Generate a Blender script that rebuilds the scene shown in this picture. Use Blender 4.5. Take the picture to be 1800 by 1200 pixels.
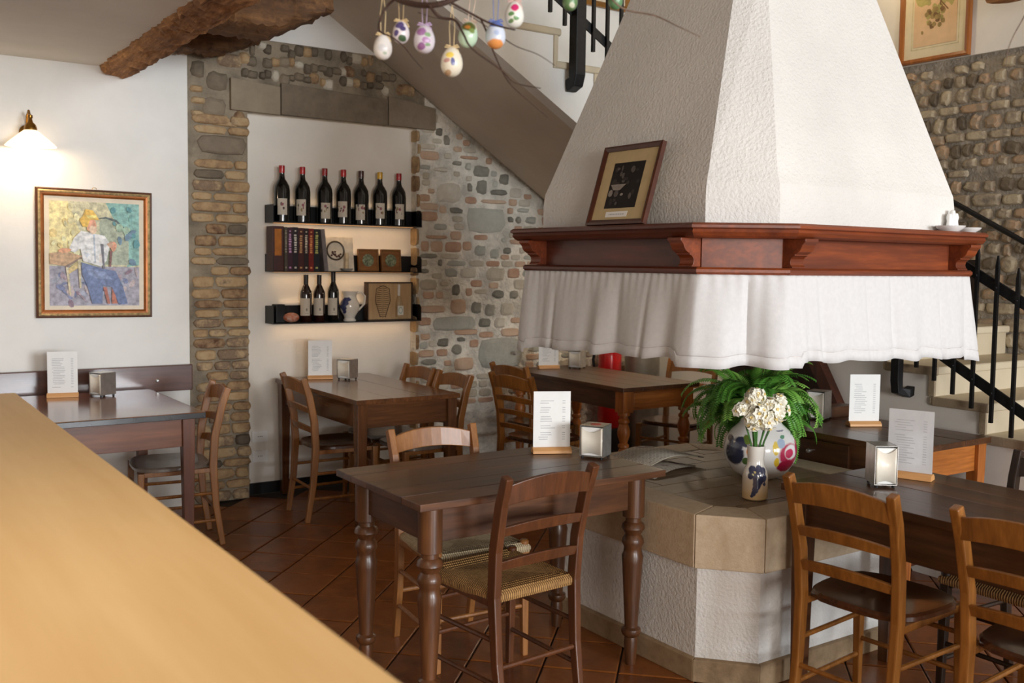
import bpy, bmesh, math, random
from mathutils import Vector, Matrix
random.seed(7)
PI = math.pi
for o in list(bpy.data.objects): bpy.data.objects.remove(o)
SC = bpy.context.scene
COL = SC.collection

# ------------------------------------------------------------------ camera
YAW, PITCH, ROLL = math.radians(34.35), math.radians(3.95), math.radians(.75)
fw = Vector((math.sin(YAW)*math.cos(PITCH), math.cos(YAW)*math.cos(PITCH), -math.sin(PITCH)))
rt0 = Vector((math.cos(YAW), -math.sin(YAW), 0)); up0 = rt0.cross(fw)
rt = rt0*math.cos(ROLL)+up0*math.sin(ROLL); upv = -rt0*math.sin(ROLL)+up0*math.cos(ROLL)
cam = bpy.data.cameras.new('camera'); camo = bpy.data.objects.new('camera', cam); COL.objects.link(camo)
M = Matrix((rt, upv, -fw)).transposed().to_4x4(); M.translation = (0, 0, 1.55)
camo.matrix_world = M
cam.lens = 35; cam.sensor_width = 36; cam.shift_y = -16.6/1800; cam.clip_start = .05
cam.dof.use_dof = True; cam.dof.focus_distance = 4.2; cam.dof.aperture_fstop = 4.0
SC.camera = camo

# ------------------------------------------------------------------ light
def lin(c):
    return tuple(((v/255)/12.92 if v/255 <= .04045 else ((v/255+.055)/1.055)**2.4) for v in c)
wd = bpy.data.worlds.new('world'); SC.world = wd; wd.use_nodes = True
wb = wd.node_tree.nodes['Background']; wb.inputs[0].default_value = (1, .84, .70, 1); wb.inputs[1].default_value = .56
def area(name, loc, aim, sx, sy, power, col):
    l = bpy.data.lights.new(name, 'AREA'); l.shape = 'RECTANGLE'; l.size = sx; l.size_y = sy; l.energy = power; l.color = col
    o = bpy.data.objects.new(name, l); COL.objects.link(o); o.location = loc
    o.rotation_euler = (Vector(aim)-Vector(loc)).to_track_quat('-Z', 'Y').to_euler(); return o
area('window_daylight', (4.6, -12.0, 2.5), (3.0, 5, 1.0), 4.2, 3.2, 1500, (.88, .945, 1))
area('left_fill', (-.6, -6.5, 1.9), (2.4, 4, 1.0), 2.6, 1.8, 320, (1, .96, .92))  # added fill light behind the camera to the left; no window modelled
def point(name, loc, power, col, r=.04):
    l = bpy.data.lights.new(name, 'POINT'); l.energy = power; l.color = col; l.shadow_soft_size = r
    o = bpy.data.objects.new(name, l); COL.objects.link(o); o.location = loc; return o
bl = area('counter_fill', (.05, 1.3, 2.6), (.1, 1.4, 1.0), .5, 1.2, 6.5, (1, .92, .8)); bl.data.spread = math.radians(120)  # added out of view to brighten the counter top
vs = SC.view_settings
vs.view_transform = 'Standard'; vs.look = 'None'; vs.exposure = 0; vs.gamma = 1; vs.use_curve_mapping = False

# ------------------------------------------------------------------ materials
def newmat(name, rough=.5, metal=0, spec=.5, coat=0):
    m = bpy.data.materials.new(name); m.use_nodes = True
    b = m.node_tree.nodes['Principled BSDF']
    b.inputs['Roughness'].default_value = rough; b.inputs['Metallic'].default_value = metal
    b.inputs['Specular IOR Level'].default_value = spec; b.inputs['Coat Weight'].default_value = coat
    b.inputs['Coat Roughness'].default_value = .12
    return m, m.node_tree.nodes, m.node_tree.links, b
def c4(c): return (*lin(c), 1)
def coords(nt, ln, sc=(1, 1, 1)):
    t = nt.new('ShaderNodeTexCoord'); mp = nt.new('ShaderNodeMapping'); mp.inputs['Scale'].default_value = sc
    ln.new(t.outputs['Object'], mp.inputs[0]); return mp.outputs[0]
def noise(nt, ln, vec, scale, detail=3, rough=.55):
    n = nt.new('ShaderNodeTexNoise'); n.inputs['Scale'].default_value = scale; n.inputs['Detail'].default_value = detail
    n.inputs['Roughness'].default_value = rough; ln.new(vec, n.inputs['Vector']); return n.outputs['Fac']
def ramp(nt, ln, fac, stops):
    r = nt.new('ShaderNodeValToRGB'); e = r.color_ramp.elements
    while len(e) < len(stops): e.new(.5)
    for i, (p, c) in enumerate(stops): e[i].position = p; e[i].color = c4(c)
    ln.new(fac, r.inputs[0]); return r.outputs[0]
def bump(nt, ln, b, fac, strength, dist=.01):
    n = nt.new('ShaderNodeBump'); n.inputs['Strength'].default_value = strength; n.inputs['Distance'].default_value = dist
    ln.new(fac, n.inputs['Height']); ln.new(n.outputs[0], b.inputs['Normal'])
MATS = {}
def plain(name, c, rough=.5, metal=0, coat=0, var=.12, scale=18, bmp=0):
    if name in MATS: return MATS[name]
    m, nt, ln, b = newmat(name, rough, metal, .5, coat)
    v = coords(nt, ln); f = noise(nt, ln, v, scale)
    lo = tuple(max(0, x*(1-var)) for x in c); hi = tuple(min(255, x*(1+var)) for x in c)
    ln.new(ramp(nt, ln, f, [(.3, lo), (.7, hi)]), b.inputs['Base Color'])
    if bmp: bump(nt, ln, b, noise(nt, ln, v, scale*3), bmp, .005)
    MATS[name] = m; return m
def wood(name, dark, light, axis=0, rough=.35, coat=.25, scale=7, bmp=.15, objvar=.0):
    m, nt, ln, b = newmat(name, rough, 0, .5, coat)
    s = [scale*2.6]*3; s[axis] = scale*.22
    v = coords(nt, ln, s)
    oi = nt.new('ShaderNodeObjectInfo'); add = nt.new('ShaderNodeVectorMath'); add.operation = 'ADD'
    mul = nt.new('ShaderNodeMath'); mul.operation = 'MULTIPLY'; mul.inputs[1].default_value = 37
    ln.new(oi.outputs['Random'], mul.inputs[0]); ln.new(v, add.inputs[0]); ln.new(mul.outputs[0], add.inputs[1])
    v = add.outputs[0]
    f1 = noise(nt, ln, v, 1.0, 5, .6); f2 = noise(nt, ln, v, 4.5, 3, .6)
    mx = nt.new('ShaderNodeMix'); mx.inputs[0].default_value = .4; ln.new(f1, mx.inputs[2]); ln.new(f2, mx.inputs[3])
    mid = tuple((a+c)/2 for a, c in zip(dark, light))
    col = ramp(nt, ln, mx.outputs[0], [(.32, dark), (.5, mid), (.68, light)])
    if objvar:
        hs = nt.new('ShaderNodeHueSaturation'); mr = nt.new('ShaderNodeMapRange'); mr.inputs[3].default_value = 1-objvar; mr.inputs[4].default_value = 1+objvar
        ln.new(oi.outputs['Random'], mr.inputs[0]); ln.new(mr.outputs[0], hs.inputs['Value']); ln.new(col, hs.inputs['Color']); col = hs.outputs[0]
    ln.new(col, b.inputs['Base Color'])
    if bmp: bump(nt, ln, b, mx.outputs[0], bmp, .004)
    return m
def plaster(name, c, bs=.25, scale=60, dist=.006, var=.03):
    m, nt, ln, b = newmat(name, .85, 0, .2)
    v = coords(nt, ln); big = noise(nt, ln, v, 1.6 if var < .1 else 7, 5)
    lo = tuple(x*(1-var) for x in c); hi = tuple(min(255, x*(1+var)) for x in c)
    ln.new(ramp(nt, ln, big, [(.35, lo), (.65, hi)]), b.inputs['Base Color'])
    bump(nt, ln, b, noise(nt, ln, v, scale, 4), bs, dist); return m
def stonemat(name, cols, rough=.8, scale=16, bs=.6, coat=0):
    """colour picked per object, mottled by noise"""
    m, nt, ln, b = newmat(name, rough, 0, .3, coat)
    oi = nt.new('ShaderNodeObjectInfo'); v = coords(nt, ln)
    geo = nt.new('ShaderNodeNewGeometry')
    n = noise(nt, ln, geo.outputs['Position'], scale, 5, .65)
    add = nt.new('ShaderNodeMath'); add.operation = 'MULTIPLY_ADD'; add.inputs[1].default_value = .6
    sub = nt.new('ShaderNodeMath'); sub.operation = 'MULTIPLY_ADD'; sub.inputs[1].default_value = 1.1; sub.inputs[2].default_value = -.36
    ln.new(n, sub.inputs[0]); ln.new(oi.outputs['Random'], add.inputs[0]); ln.new(sub.outputs[0], add.inputs[2])
    k = len(cols)
    ln.new(ramp(nt, ln, add.outputs[0], [(i/(k-1), c) for i, c in enumerate(cols)]), b.inputs['Base Color'])
    bump(nt, ln, b, noise(nt, ln, geo.outputs['Position'], scale*3.5, 5, .7), bs, .008); return m
def emit(name, c, s):
    m, nt, ln, b = newmat(name); b.inputs['Base Color'].default_value = c4(c)
    b.inputs['Emission Color'].default_value = c4(c); b.inputs['Emission Strength'].default_value = s; return m
def spots(name, base, sp, rough=.2, coat=.5, nz=.0, base2=None):
    """glazed ware: base colour with painted ellipsoid marks (centre, radii, colour) in object space"""
    m, nt, ln, b = newmat(name, rough, 0, .5, coat)
    t = nt.new('ShaderNodeTexCoord'); vec = t.outputs['Object']
    if base2:
        sx = nt.new('ShaderNodeSeparateXYZ'); ln.new(vec, sx.inputs[0])
        mr = nt.new('ShaderNodeMapRange'); mr.inputs[1].default_value = base2[0]; mr.inputs[2].default_value = base2[1]
        ln.new(sx.outputs[2], mr.inputs[0]); cur = ramp(nt, ln, mr.outputs[0], [(0, base2[2]), (1, base)])
    else:
        rgb = nt.new('ShaderNodeRGB'); rgb.outputs[0].default_value = c4(base); cur = rgb.outputs[0]
    if nz:
        nn = nt.new('ShaderNodeTexNoise'); nn.inputs['Scale'].default_value = 60; ln.new(vec, nn.inputs['Vector'])
        ad = nt.new('ShaderNodeVectorMath'); ad.operation = 'MULTIPLY_ADD'; ad.inputs[1].default_value = (nz*2,)*3
        ln.new(nn.outputs['Color'], ad.inputs[0]); ln.new(vec, ad.inputs[2])
        s2 = nt.new('ShaderNodeVectorMath'); s2.operation = 'SUBTRACT'; s2.inputs[1].default_value = (nz,)*3
        ln.new(ad.outputs[0], s2.inputs[0]); vec = s2.outputs[0]
    for (c, r, col) in sp:
        a = nt.new('ShaderNodeVectorMath'); a.operation = 'SUBTRACT'; a.inputs[1].default_value = c; ln.new(vec, a.inputs[0])
        d = nt.new('ShaderNodeVectorMath'); d.operation = 'DIVIDE'; d.inputs[1].default_value = r; ln.new(a.outputs[0], d.inputs[0])
        l = nt.new('ShaderNodeVectorMath'); l.operation = 'LENGTH'; ln.new(d.outputs[0], l.inputs[0])
        mr = nt.new('ShaderNodeMapRange'); mr.inputs[1].default_value = .85; mr.inputs[2].default_value = 1.05
        mr.inputs[3].default_value = 1; mr.inputs[4].default_value = 0; ln.new(l.outputs['Value'], mr.inputs[0])
        mx = nt.new('ShaderNodeMix'); mx.data_type = 'RGBA'; ln.new(mr.outputs[0], mx.inputs[0]); ln.new(cur, mx.inputs[6]); mx.inputs[7].default_value = c4(col)
        cur = mx.outputs[2]
    ln.new(cur, b.inputs['Base Color']); return m

M_WALL = plaster('white_plaster', (236, 234, 229), .12)
M_NICHE = plaster('niche_plaster', (232, 226, 216), .08)
M_HOOD = plaster('stucco_plaster', (226, 223, 218), .75, 80, .008)
M_CEIL = plaster('ceiling_plaster', (226, 220, 210), .1)
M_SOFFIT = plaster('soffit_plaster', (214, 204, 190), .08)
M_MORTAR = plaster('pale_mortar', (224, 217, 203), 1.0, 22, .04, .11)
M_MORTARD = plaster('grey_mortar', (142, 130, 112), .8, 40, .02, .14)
M_MORTARR = plaster('cobble_mortar', (158, 150, 138), .8, 40, .02, .12)
ST = {'G': stonemat('grey_stone', [(160, 158, 148), (182, 180, 168), (200, 197, 185)]),
      'D': stonemat('dark_stone', [(112, 109, 99), (144, 140, 128), (172, 166, 152)]),
      'P': stonemat('pale_stone', [(176, 165, 144), (200, 190, 172), (216, 208, 192)]),
      'B': stonemat('pink_brick', [(180, 140, 116), (200, 168, 142), (212, 188, 164)]),
      'K': stonemat('tan_brick', [(92, 62, 44), (146, 118, 90), (176, 146, 108), (186, 160, 124), (130, 108, 88), (150, 128, 104)]),
      'L': stonemat('lintel_stone', [(112, 100, 86), (140, 126, 108), (158, 144, 122)], scale=9),
      'W': stonemat('warm_dark_stone', [(84, 76, 66), (116, 104, 88), (140, 126, 106)]),
      'C': stonemat('cobble_stone', [(118, 110, 100), (166, 152, 132), (192, 178, 152), (152, 138, 120), (186, 156, 126), (132, 128, 120)])}
M_TILE = stonemat('terracotta_tile', [(88, 46, 20), (116, 64, 28), (140, 82, 38), (100, 54, 25)], .34, 9, .12, .15)
M_GROUT = plain('tile_grout', (42, 30, 22), .8)
M_HSLAB = stonemat('hearth_limestone', [(168, 142, 112), (196, 172, 142), (214, 194, 166)], .6, 34, .4)
M_HTILE = stonemat('hearth_tile', [(116, 96, 76), (136, 114, 90), (156, 132, 106)], .45, 14, .25)
M_SKIRT = stonemat('skirting_stone', [(112, 92, 70), (156, 132, 102), (182, 158, 126)], .6, 18, .3)
M_STAIR = stonemat('stair_stone', [(196, 180, 152), (208, 194, 168)], .55, 9, .15)
M_STAIREDGE = stonemat('stair_edge_stone', [(164, 146, 122), (176, 158, 134)], .8, 40, .6)
M_BEAM = wood('beam_wood', (92, 54, 26), (222, 164, 104), 1, .85, 0, 6, 1.0)
M_BEAMX = wood('beam_wood_cross', (64, 42, 26), (150, 106, 64), 0, .8, 0, 4, 1.0)
M_MANT = wood('mantel_redwood', (84, 34, 13), (150, 70, 26), 0, .5, .05, 5, .1)
M_MANTY = wood('mantel_redwood_side', (66, 28, 13), (112, 50, 22), 1, .45, .1, 5, .1)
M_BLACK = plain('black_metal', (24, 24, 26), .45, .3, 0, .1)
M_IRON = plain('wrought_iron', (26, 26, 28), .5, .4, 0, .15, 40, .3)
M_STEEL = plain('brushed_steel', (206, 204, 200), .3, .85, 0, .06, 30)
M_PAPER = plain('paper', (240, 239, 236), .6, 0, 0, .01)
M_PAPERG = plain('acrylic_card', (214, 214, 216), .25, 0, .3, .02)
M_INK = plain('ink_grey', (188, 188, 190), .6, 0, 0, .05)
M_CLOTH = plain('white_linen', (216, 215, 215), .9, 0, 0, .015, 60, .1)
M_GLASS = plain('bottle_glass', (12, 14, 14), .07, 0, .6, .2)
M_GLASSR = plain('bottle_glass_brown', (34, 14, 10), .07, 0, .6, .2)
M_PINE = wood('pale_pine_block', (200, 140, 84), (226, 172, 112), 0, .5, 0, 9, .05)

# ------------------------------------------------------------------ object helpers
def put(o, parent=None, label=None, cat=None, group=None, kind=None):
    COL.objects.link(o)
    if parent: o.parent = parent
    return tag(o, label, cat, group, kind)
def tag(o, label=None, cat=None, group=None, kind=None):
    if label: o['label'] = label
    if cat: o['category'] = cat
    if group: o['group'] = group
    if kind: o['kind'] = kind
    return o
def thing(name, loc, rz=0, label=None, cat=None, group=None, kind=None):
    o = bpy.data.objects.new(name, None); o.empty_display_size = .05; o.location = loc; o.rotation_euler = (0, 0, rz)
    return put(o, None, label, cat, group, kind)
class MB:
    def __init__(s): s.v = []; s.f = []; s.m = []
    def add(s, vs, fs, mi=0):
        n = len(s.v); s.v += [tuple(v) for v in vs]
        for f in fs: s.f.append([i+n for i in f]); s.m.append(mi)
        return s
    def box(s, x0, x1, y0, y1, z0, z1, mi=0):
        vs = [(x0, y0, z0), (x1, y0, z0), (x1, y1, z0), (x0, y1, z0), (x0, y0, z1), (x1, y0, z1), (x1, y1, z1), (x0, y1, z1)]
        return s.add(vs, [(0, 3, 2, 1), (4, 5, 6, 7), (0, 1, 5, 4), (1, 2, 6, 5), (2, 3, 7, 6), (3, 0, 4, 7)], mi)
    def prism(s, poly, axis, a, b, mi=0):
        """poly (2D, CCW seen from the +axis side) extruded along axis from a to b; axis 0: (y,z), 1: (x,z), 2: (x,y)"""
        def P(p, t): return (t, p[0], p[1]) if axis == 0 else (p[0], t, p[1]) if axis == 1 else (p[0], p[1], t)
        n = len(poly); vs = [P(p, a) for p in poly]+[P(p, b) for p in poly]
        return s.add(vs, [list(range(n))[::-1], list(range(n, 2*n))]+[(i, (i+1) % n, n+(i+1) % n, n+i) for i in range(n)], mi)
    def loft(s, rings, closed=True, cap=True, mi=0):
        n = len(rings[0]); vs = [v for r in rings for v in r]; fs = []
        for k in range(len(rings)-1):
            for i in range(n if closed else n-1):
                j = (i+1) % n; fs.append((k*n+i, k*n+j, (k+1)*n+j, (k+1)*n+i))
        if cap: fs += [list(range(n))[::-1], [(len(rings)-1)*n+i for i in range(n)]]
        return s.add(vs, fs, mi)
    def lathe(s, prof, seg=20, cx=0, cy=0, cap=True, mi=0):
        return s.loft([[(cx+r*math.cos(2*PI*i/seg), cy+r*math.sin(2*PI*i/seg), z) for i in range(seg)] for r, z in prof], True, cap, mi)
    def tube(s, pts, rad, seg=8, mi=0):
        pts = [Vector(p) for p in pts]; rings = []; R = rad if isinstance(rad, (list, tuple)) else [rad]*len(pts)
        ref = None
        for i, p in enumerate(pts):
            d = (pts[min(i+1, len(pts)-1)]-pts[max(i-1, 0)]).normalized()
            if ref is None: ref = d.orthogonal().normalized()
            ref = (ref-d*ref.dot(d)); ref = ref.normalized() if ref.length > 1e-6 else d.orthogonal().normalized()
            q = d.cross(ref)
            rings.append([p+ref*R[i]*math.cos(2*PI*k/seg)+q*R[i]*math.sin(2*PI*k/seg) for k in range(seg)])
        return s.loft(rings, True, True, mi)
    def bar(s, pts, w, d, side=(1, 0, 0), mi=0):
        """rectangular section swept along pts; w along 'side', d across"""
        pts = [Vector(p) for p in pts]; sd = Vector(side); rings = []
        for i, p in enumerate(pts):
            t = (pts[min(i+1, len(pts)-1)]-pts[max(i-1, 0)]).normalized(); q = t.cross(sd).normalized()
            k = w[i] if isinstance(w, (list, tuple)) else w; e = d[i] if isinstance(d, (list, tuple)) else d
            rings.append([p+sd*k/2*a+q*e/2*b for a, b in ((-1, -1), (1, -1), (1, 1), (-1, 1))])
        return s.loft(rings, True, True, mi)
    def mesh(s, name, mats, smooth=False, bevel=0, seg=2):
        me = bpy.data.meshes.new(name); me.from_pydata(s.v, [], s.f)
        for i, p in enumerate(me.polygons): p.material_index = s.m[i]
        bm = bmesh.new(); bm.from_mesh(me); bmesh.ops.recalc_face_normals(bm, faces=bm.faces)
        if bevel:
            es = [e for e in bm.edges if len(e.link_faces) == 2 and e.calc_face_angle(0) > .5]
            bmesh.ops.bevel(bm, geom=es, offset=bevel, segments=seg, profile=.6, affect='EDGES', clamp_overlap=True)
        bm.to_mesh(me); bm.free()
        for m in (mats if isinstance(mats, (list, tuple)) else [mats]): me.materials.append(m)
        if smooth:
            for p in me.polygons: p.use_smooth = True
            try: me.set_sharp_from_angle(angle=math.radians(40))
            except Exception: pass
        return me
    def build(s, name, mats, parent=None, smooth=False, bevel=0, seg=2, **k):
        o = bpy.data.objects.new(name, s.mesh(name, mats, smooth, bevel, seg)); return put(o, parent, **k)
def inst(name, me, parent=None, loc=(0, 0, 0), rot=(0, 0, 0), sc=(1, 1, 1), **k):
    o = bpy.data.objects.new(name, me); o.location = loc; o.rotation_euler = rot; o.scale = sc; return put(o, parent, **k)
def copy_tree(o, loc, rz=None, label=None):
    c = o.copy(); COL.objects.link(c); c.location = loc
    if rz is not None: c.rotation_euler = (0, 0, rz)
    if label: c['label'] = label
    for ch in o.children:
        d = ch.copy(); COL.objects.link(d); d.parent = c
        for g in ch.children:
            e = g.copy(); COL.objects.link(e); e.parent = d
    return c
def struct(name, mb, mat, label=None, parent=None, **k):
    return mb.build(name, mat, parent, label=label, kind=None if parent else 'structure', **k)

# ================================================================== ROOM SHELL
XR, YB = 5.68, 6.25
# ---- floor with diagonal terracotta tiles
floor = struct('floor', MB().box(-2.2, XR+.2, -3.4, YB+.12, -.12, -.008), M_GROUT, 'dark terracotta floor laid diagonally in square tiles')
def in_view(x, y, z, mx=60, my=60):
    v = Vector((x, y, z-1.55)); d = v.dot(fw)
    if d < .3: return False
    px = 900+1750*v.dot(rt)/d; py = 583.4-1750*v.dot(upv)/d
    return -mx < px < 1800+mx and -my < py < 1200+my
T = .29; tm = []
for k in range(3):
    h = T/2-.0035; b = .005
    mb = MB().loft([[(-h, -h, -.012), (h, -h, -.012), (h, h, -.012), (-h, h, -.012)], [(-h, -h, -b*.5), (h, -h, -b*.5), (h, h, -b*.5), (-h, h, -b*.5)],
                    [(-h+b, -h+b, 0), (h-b, -h+b, 0), (h-b, h-b, 0), (-h+b, h-b, 0)]])
    tm.append(mb.mesh('tile', M_TILE))
cand = []
far = []
for i in range(-10, 40):
    for j in range(-20, 30):
        u, v = 1.14+T*(i-8)+T/2, T*j+.08
        # diagonal axes
        x = (v-u)/math.sqrt(2); y = (v+u)/math.sqrt(2)
        if not (-2.1 < x < XR-.05 and -3.2 < y < YB): continue
        if 2.85 < x < 3.55 and 2.65 < y < 3.42: continue
        if x > 4.75 and y < 4.6 and y > 1.2: continue
        hid = 2.75 < x < 3.65 and 2.55 < y < 3.52
        if in_view(x, y, 0, 40, 120) and x > .62 and not hid: cand.append((math.hypot(x, y), x, y))
        else: far.append((x, y))
cand.sort(); far += [(x, y) for d, x, y in cand[300:]]
for d, x, y in cand[:300]:
    inst('tile', tm[0], floor, (x, y, random.uniform(-.0012, .0012)), (0, 0, PI/4+random.choice((0, PI/2, PI, -PI/2))))

fm = MB(); h = T/2-.0035; q = h*math.sqrt(2)
for x, y in far: fm.loft([[(x-q, y, -.012), (x, y-q, -.012), (x+q, y, -.012), (x, y+q, -.012)], [(x-q, y, 0), (x, y-q, 0), (x+q, y, 0), (x, y+q, 0)]])
fm.build('tile_field', M_TILE, floor, kind='stuff')
# ---- back wall
def soff(x): return 3.192-.633*(x-2.736)
struct('wall_back', MB().box(-2.2, 1.83, 6.235, 6.6, 0, 4.6), M_WALL, 'white plastered back wall at the left with wall lamp and painting')
struct('wall_niche', MB().box(2.15, 3.52, 6.34, 6.6, 0, 2.6), M_NICHE, 'white plastered recess between the stone piers')
ws = MB()
ws.box(1.83, 2.215, YB+.015, 6.62, 0, 2.95)
ws.box(3.445, XR, YB+.015, 6.62, 0, 2.95)
ws.box(2.215, 3.445, YB+.015, 6.62, 2.49, 2.95)
wall_stone = struct('wall_stone', ws, [M_MORTAR], 'rough wall of brick and field stone around the white niche')
wst = MB().box(1.83, XR, 6.24, 6.62, 2.95, 4.6)
struct('wall_upper', wst, M_WALL, 'plain white wall above the rough stone')
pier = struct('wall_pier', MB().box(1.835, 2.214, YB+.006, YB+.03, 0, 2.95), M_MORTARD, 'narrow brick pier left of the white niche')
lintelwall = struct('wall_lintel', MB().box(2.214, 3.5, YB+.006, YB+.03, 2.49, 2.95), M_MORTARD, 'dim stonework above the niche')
# stone shapes: unit blobs facing -y
def blob(kind, seed):
    r = random.Random(seed); n = 12; ring = []
    for i in range(n):
        a = 2*PI*(i+.5)/n; ca, sa = math.cos(a), math.sin(a)
        p = 5.0 if kind == 'brick' else r.choice((2.4, 3.0, 3.8))
        k = (abs(ca)**p+abs(sa)**p)**(-1/p)
        k *= r.uniform(.93, 1.03) if kind == 'brick' else r.uniform(.82, 1.05)
        ring.append((ca*k*.5, sa*k*.5))
    prof = [(1, .6), (1, -.25), (.93, -.7), (.72, -.95)] if kind == 'brick' else [(1, .6), (.98, -.1), (.86, -.55), (.55, -.9)]
    mb = MB(); mb.loft([[(x*s, d*.5+r.uniform(-.03, .03), z*s) for x, z in ring] for s, d in prof])
    return mb
BL = {}
for kd, ms in (('brick', 'GDPBKLWC'), ('cobble', 'GDPBKCWL')):
    for mk in ms:
        BL[kd, mk] = [blob(kd, s*7+len(kd)).mesh('stone', ST[mk], True) for s in range(6)]
def stone(parent, name, x, z, w, h, mk, kd='brick', depth=.05, y=YB+.012, rot=0):
    inst(name, random.choice(BL[kd, mk]), parent, (x, y, z), (0, rot, 0), (w, depth, h))
# pier bricks
z = .0
zs = []
while z < 2.42:
    h = random.choice((.052, .058, .064, .07)); zs.append((z, h)); z += h+.007
for i, (z, h) in enumerate(zs):
    if 2.2 < z+h/2 < 2.33: continue
    x = 1.845+random.uniform(0, .03); xe = 2.222+random.uniform(-.02, .012)
    cuts = random.choice(((.36,), (.55,), (.28, .62), (.45,), (.7,)))
    xs = [x]+[x+(xe-x)*(c+random.uniform(-.05, .05)) for c in cuts]+[xe]
    for a, b in zip(xs, xs[1:]):
        if b > 1.98 or random.random() < .5:
            stone(pier, 'brick', (a+b)/2, z+h/2, b-a-.006, h, random.choice('KKKKW'), 'brick', random.uniform(.035, .06), YB+.006, random.uniform(-.012, .012))
stone(pier, 'stone', 2.05, 2.265, .31, .12, 'L', 'brick', .05)
for (x, z, w, h, mk) in [(1.9, 2.72, .1, .12, 'W'), (2.02, 2.66, .16, .13, 'W'), (2.0, 2.5, .16, .13, 'L'), (1.9, 2.53, .1, .05, 'K'), (1.9, 2.45, .11, .04, 'K'), (2.16, 2.44, .09, .1, 'K'), (1.89, 2.6, .09, .05, 'K'), (2.07, 2.4, .2, .04, 'K'), (2.1, 2.8, .18, .1, 'K'), (1.92, 2.83, .14, .08, 'W')]:
    stone(pier, 'stone', x, z, w, h, mk, 'cobble')
# lintel and stones over the niche
for a, b in ((2.1, 2.425), (2.431, 3.2), (3.206, 3.58)):
    t1 = min(2.69, soff(a)-.03); t2 = min(2.665, soff(b)-.02)
    MB().prism([(a, 2.49), (b, 2.485), (b, t2), (a, t1)], 1, YB-.022, YB+.02).build('lintel_block', ST['L'], lintelwall, bevel=.006)
for i in range(24):
    x = 2.2+.052*i+random.uniform(-.01, .01)
    for zz in (2.735, 2.82, 2.9):
        if zz < soff(x)-.04 and random.random() < .9:
            stone(lintelwall, 'stone', x, zz+random.uniform(-.02, .02), random.uniform(.045, .1), random.uniform(.05, .09), random.choice('WWKLWP'), 'cobble', .05)
# stone wall right of the niche
FEAT = [(4.034, 1.865, .344, .189, 'G'), (3.766, 1.105, .374, .105, 'G'), (4.458, 1.258, .189, .153, 'G'), (4.178, .867, .391, .24, 'G'), (3.987, 2.225, .154, .094, 'D'), (3.993, 2.108, .107, .119, 'D'), (3.888, 2.1, .048, .069, 'D'), (4.191, 2.177, .1, .092, 'D'), (4.148, 2.078, .167, .048, 'D'), (3.779, 2.269, .093, .036, 'D'), (3.872, 2.252, .057, .063, 'G'), (3.718, 2.055, .222, .161, 'P'), (3.774, 1.927, .13, .047, 'D'), (4.248, 1.944, .051, .047, 'B'), (4.369, 1.953, .132, .036, 'G'), (4.254, 1.878, .061, .047, 'D'), (4.325, 1.877, .061, .056, 'D'), (4.442, 1.88, .114, .062, 'G'), (3.984, 1.64, .116, .087, 'G'), (4.115, 1.62, .089, .083, 'G'), (4.228, 1.644, .08, .056, 'D'), (3.78, 1.351, .075, .091, 'D'), (3.8, 1.227, .132, .111, 'B'), (3.956, 1.217, .107, .096, 'D'), (4.077, 1.197, .107, .1, 'D'), (4.149, 1.314, .129, .067, 'D'), (4.296, 1.312, .086, .07, 'D'), (4.23, 1.203, .132, .111, 'P'), (4.03, 1.104, .117, .076, 'D'), (4.167, 1.099, .12, .09, 'P'), (4.486, 1.115, .074, .086, 'G'), (3.673, .966, .111, .071, 'D'), (3.789, .91, .104, .08, 'D'), (3.826, .984, .085, .035, 'D'), (3.852, .801, .171, .097, 'B'), (4.123, 1.466, .198, .114, 'P'), (3.881, 2.316, .15, .024, 'B'), (4.101, 2.006, .224, .03, 'B'), (3.513, 1.124, .117, .058, 'B'), (3.576, 1.211, .226, .054, 'B'), (3.643, 2.215, .145, .037, 'P'), (3.533, .891, .135, .053, 'B'), (3.664, .893, .092, .052, 'B'), (4.343, 1.712, .193, .037, 'B'), (4.263, 1.024, .172, .063, 'B'), (3.869, 1.037, .209, .041, 'B'), (3.51, 1.486, .098, .034, 'D'), (3.642, 1.547, .042, .055, 'D'), (3.688, 2.426, .059, .078, 'D'), (3.626, 2.481, .064, .064, 'D'), (3.611, 1.731, .181, .027, 'B'), (3.642, 1.806, .119, .051, 'G')]
placed = []
for x, z, w, h, k in FEAT:
    big = w*h > .03 and k == 'G'
    stone(wall_stone, 'stone', x, z, w, h, k, 'brick' if (big or k in 'B') else 'cobble', .035 if big else .045, YB+.02)
    placed.append((x, z, w, h))
z = .5
while z < 2.75:
    h = random.uniform(.04, .085); x = 3.46+random.uniform(0, .05)
    while x < 5.6:
        w = random.uniform(.07, .2) if x < 3.85 else random.uniform(.06, .16)
        cx = x+w/2; cz = z+h/2
        ok = cz+h/2 < min(soff(cx+w/2)-.01, 2.75) and not any(abs(cx-a) < (w+c)/2-.004 and abs(cz-b) < (h+d)/2-.004 for a, b, c, d in placed)
        if ok and (x < 4.62 or .55 < z < 1.12) and (x < 4.15 or z < 1.7 or z < soff(x)) and len(wall_stone.children) < 298:
            pr = random.random(); k = 'B' if pr < (.5 if x < 3.8 else .28) else 'P' if pr < .82 else 'G' if pr < .93 else 'D'
            stone(wall_stone, 'stone', cx, cz, w-.004, h-.002, k, 'brick' if k in 'BP' else 'cobble', .03, YB+.021)
        x += w+.006
    z += h+.006
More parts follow.
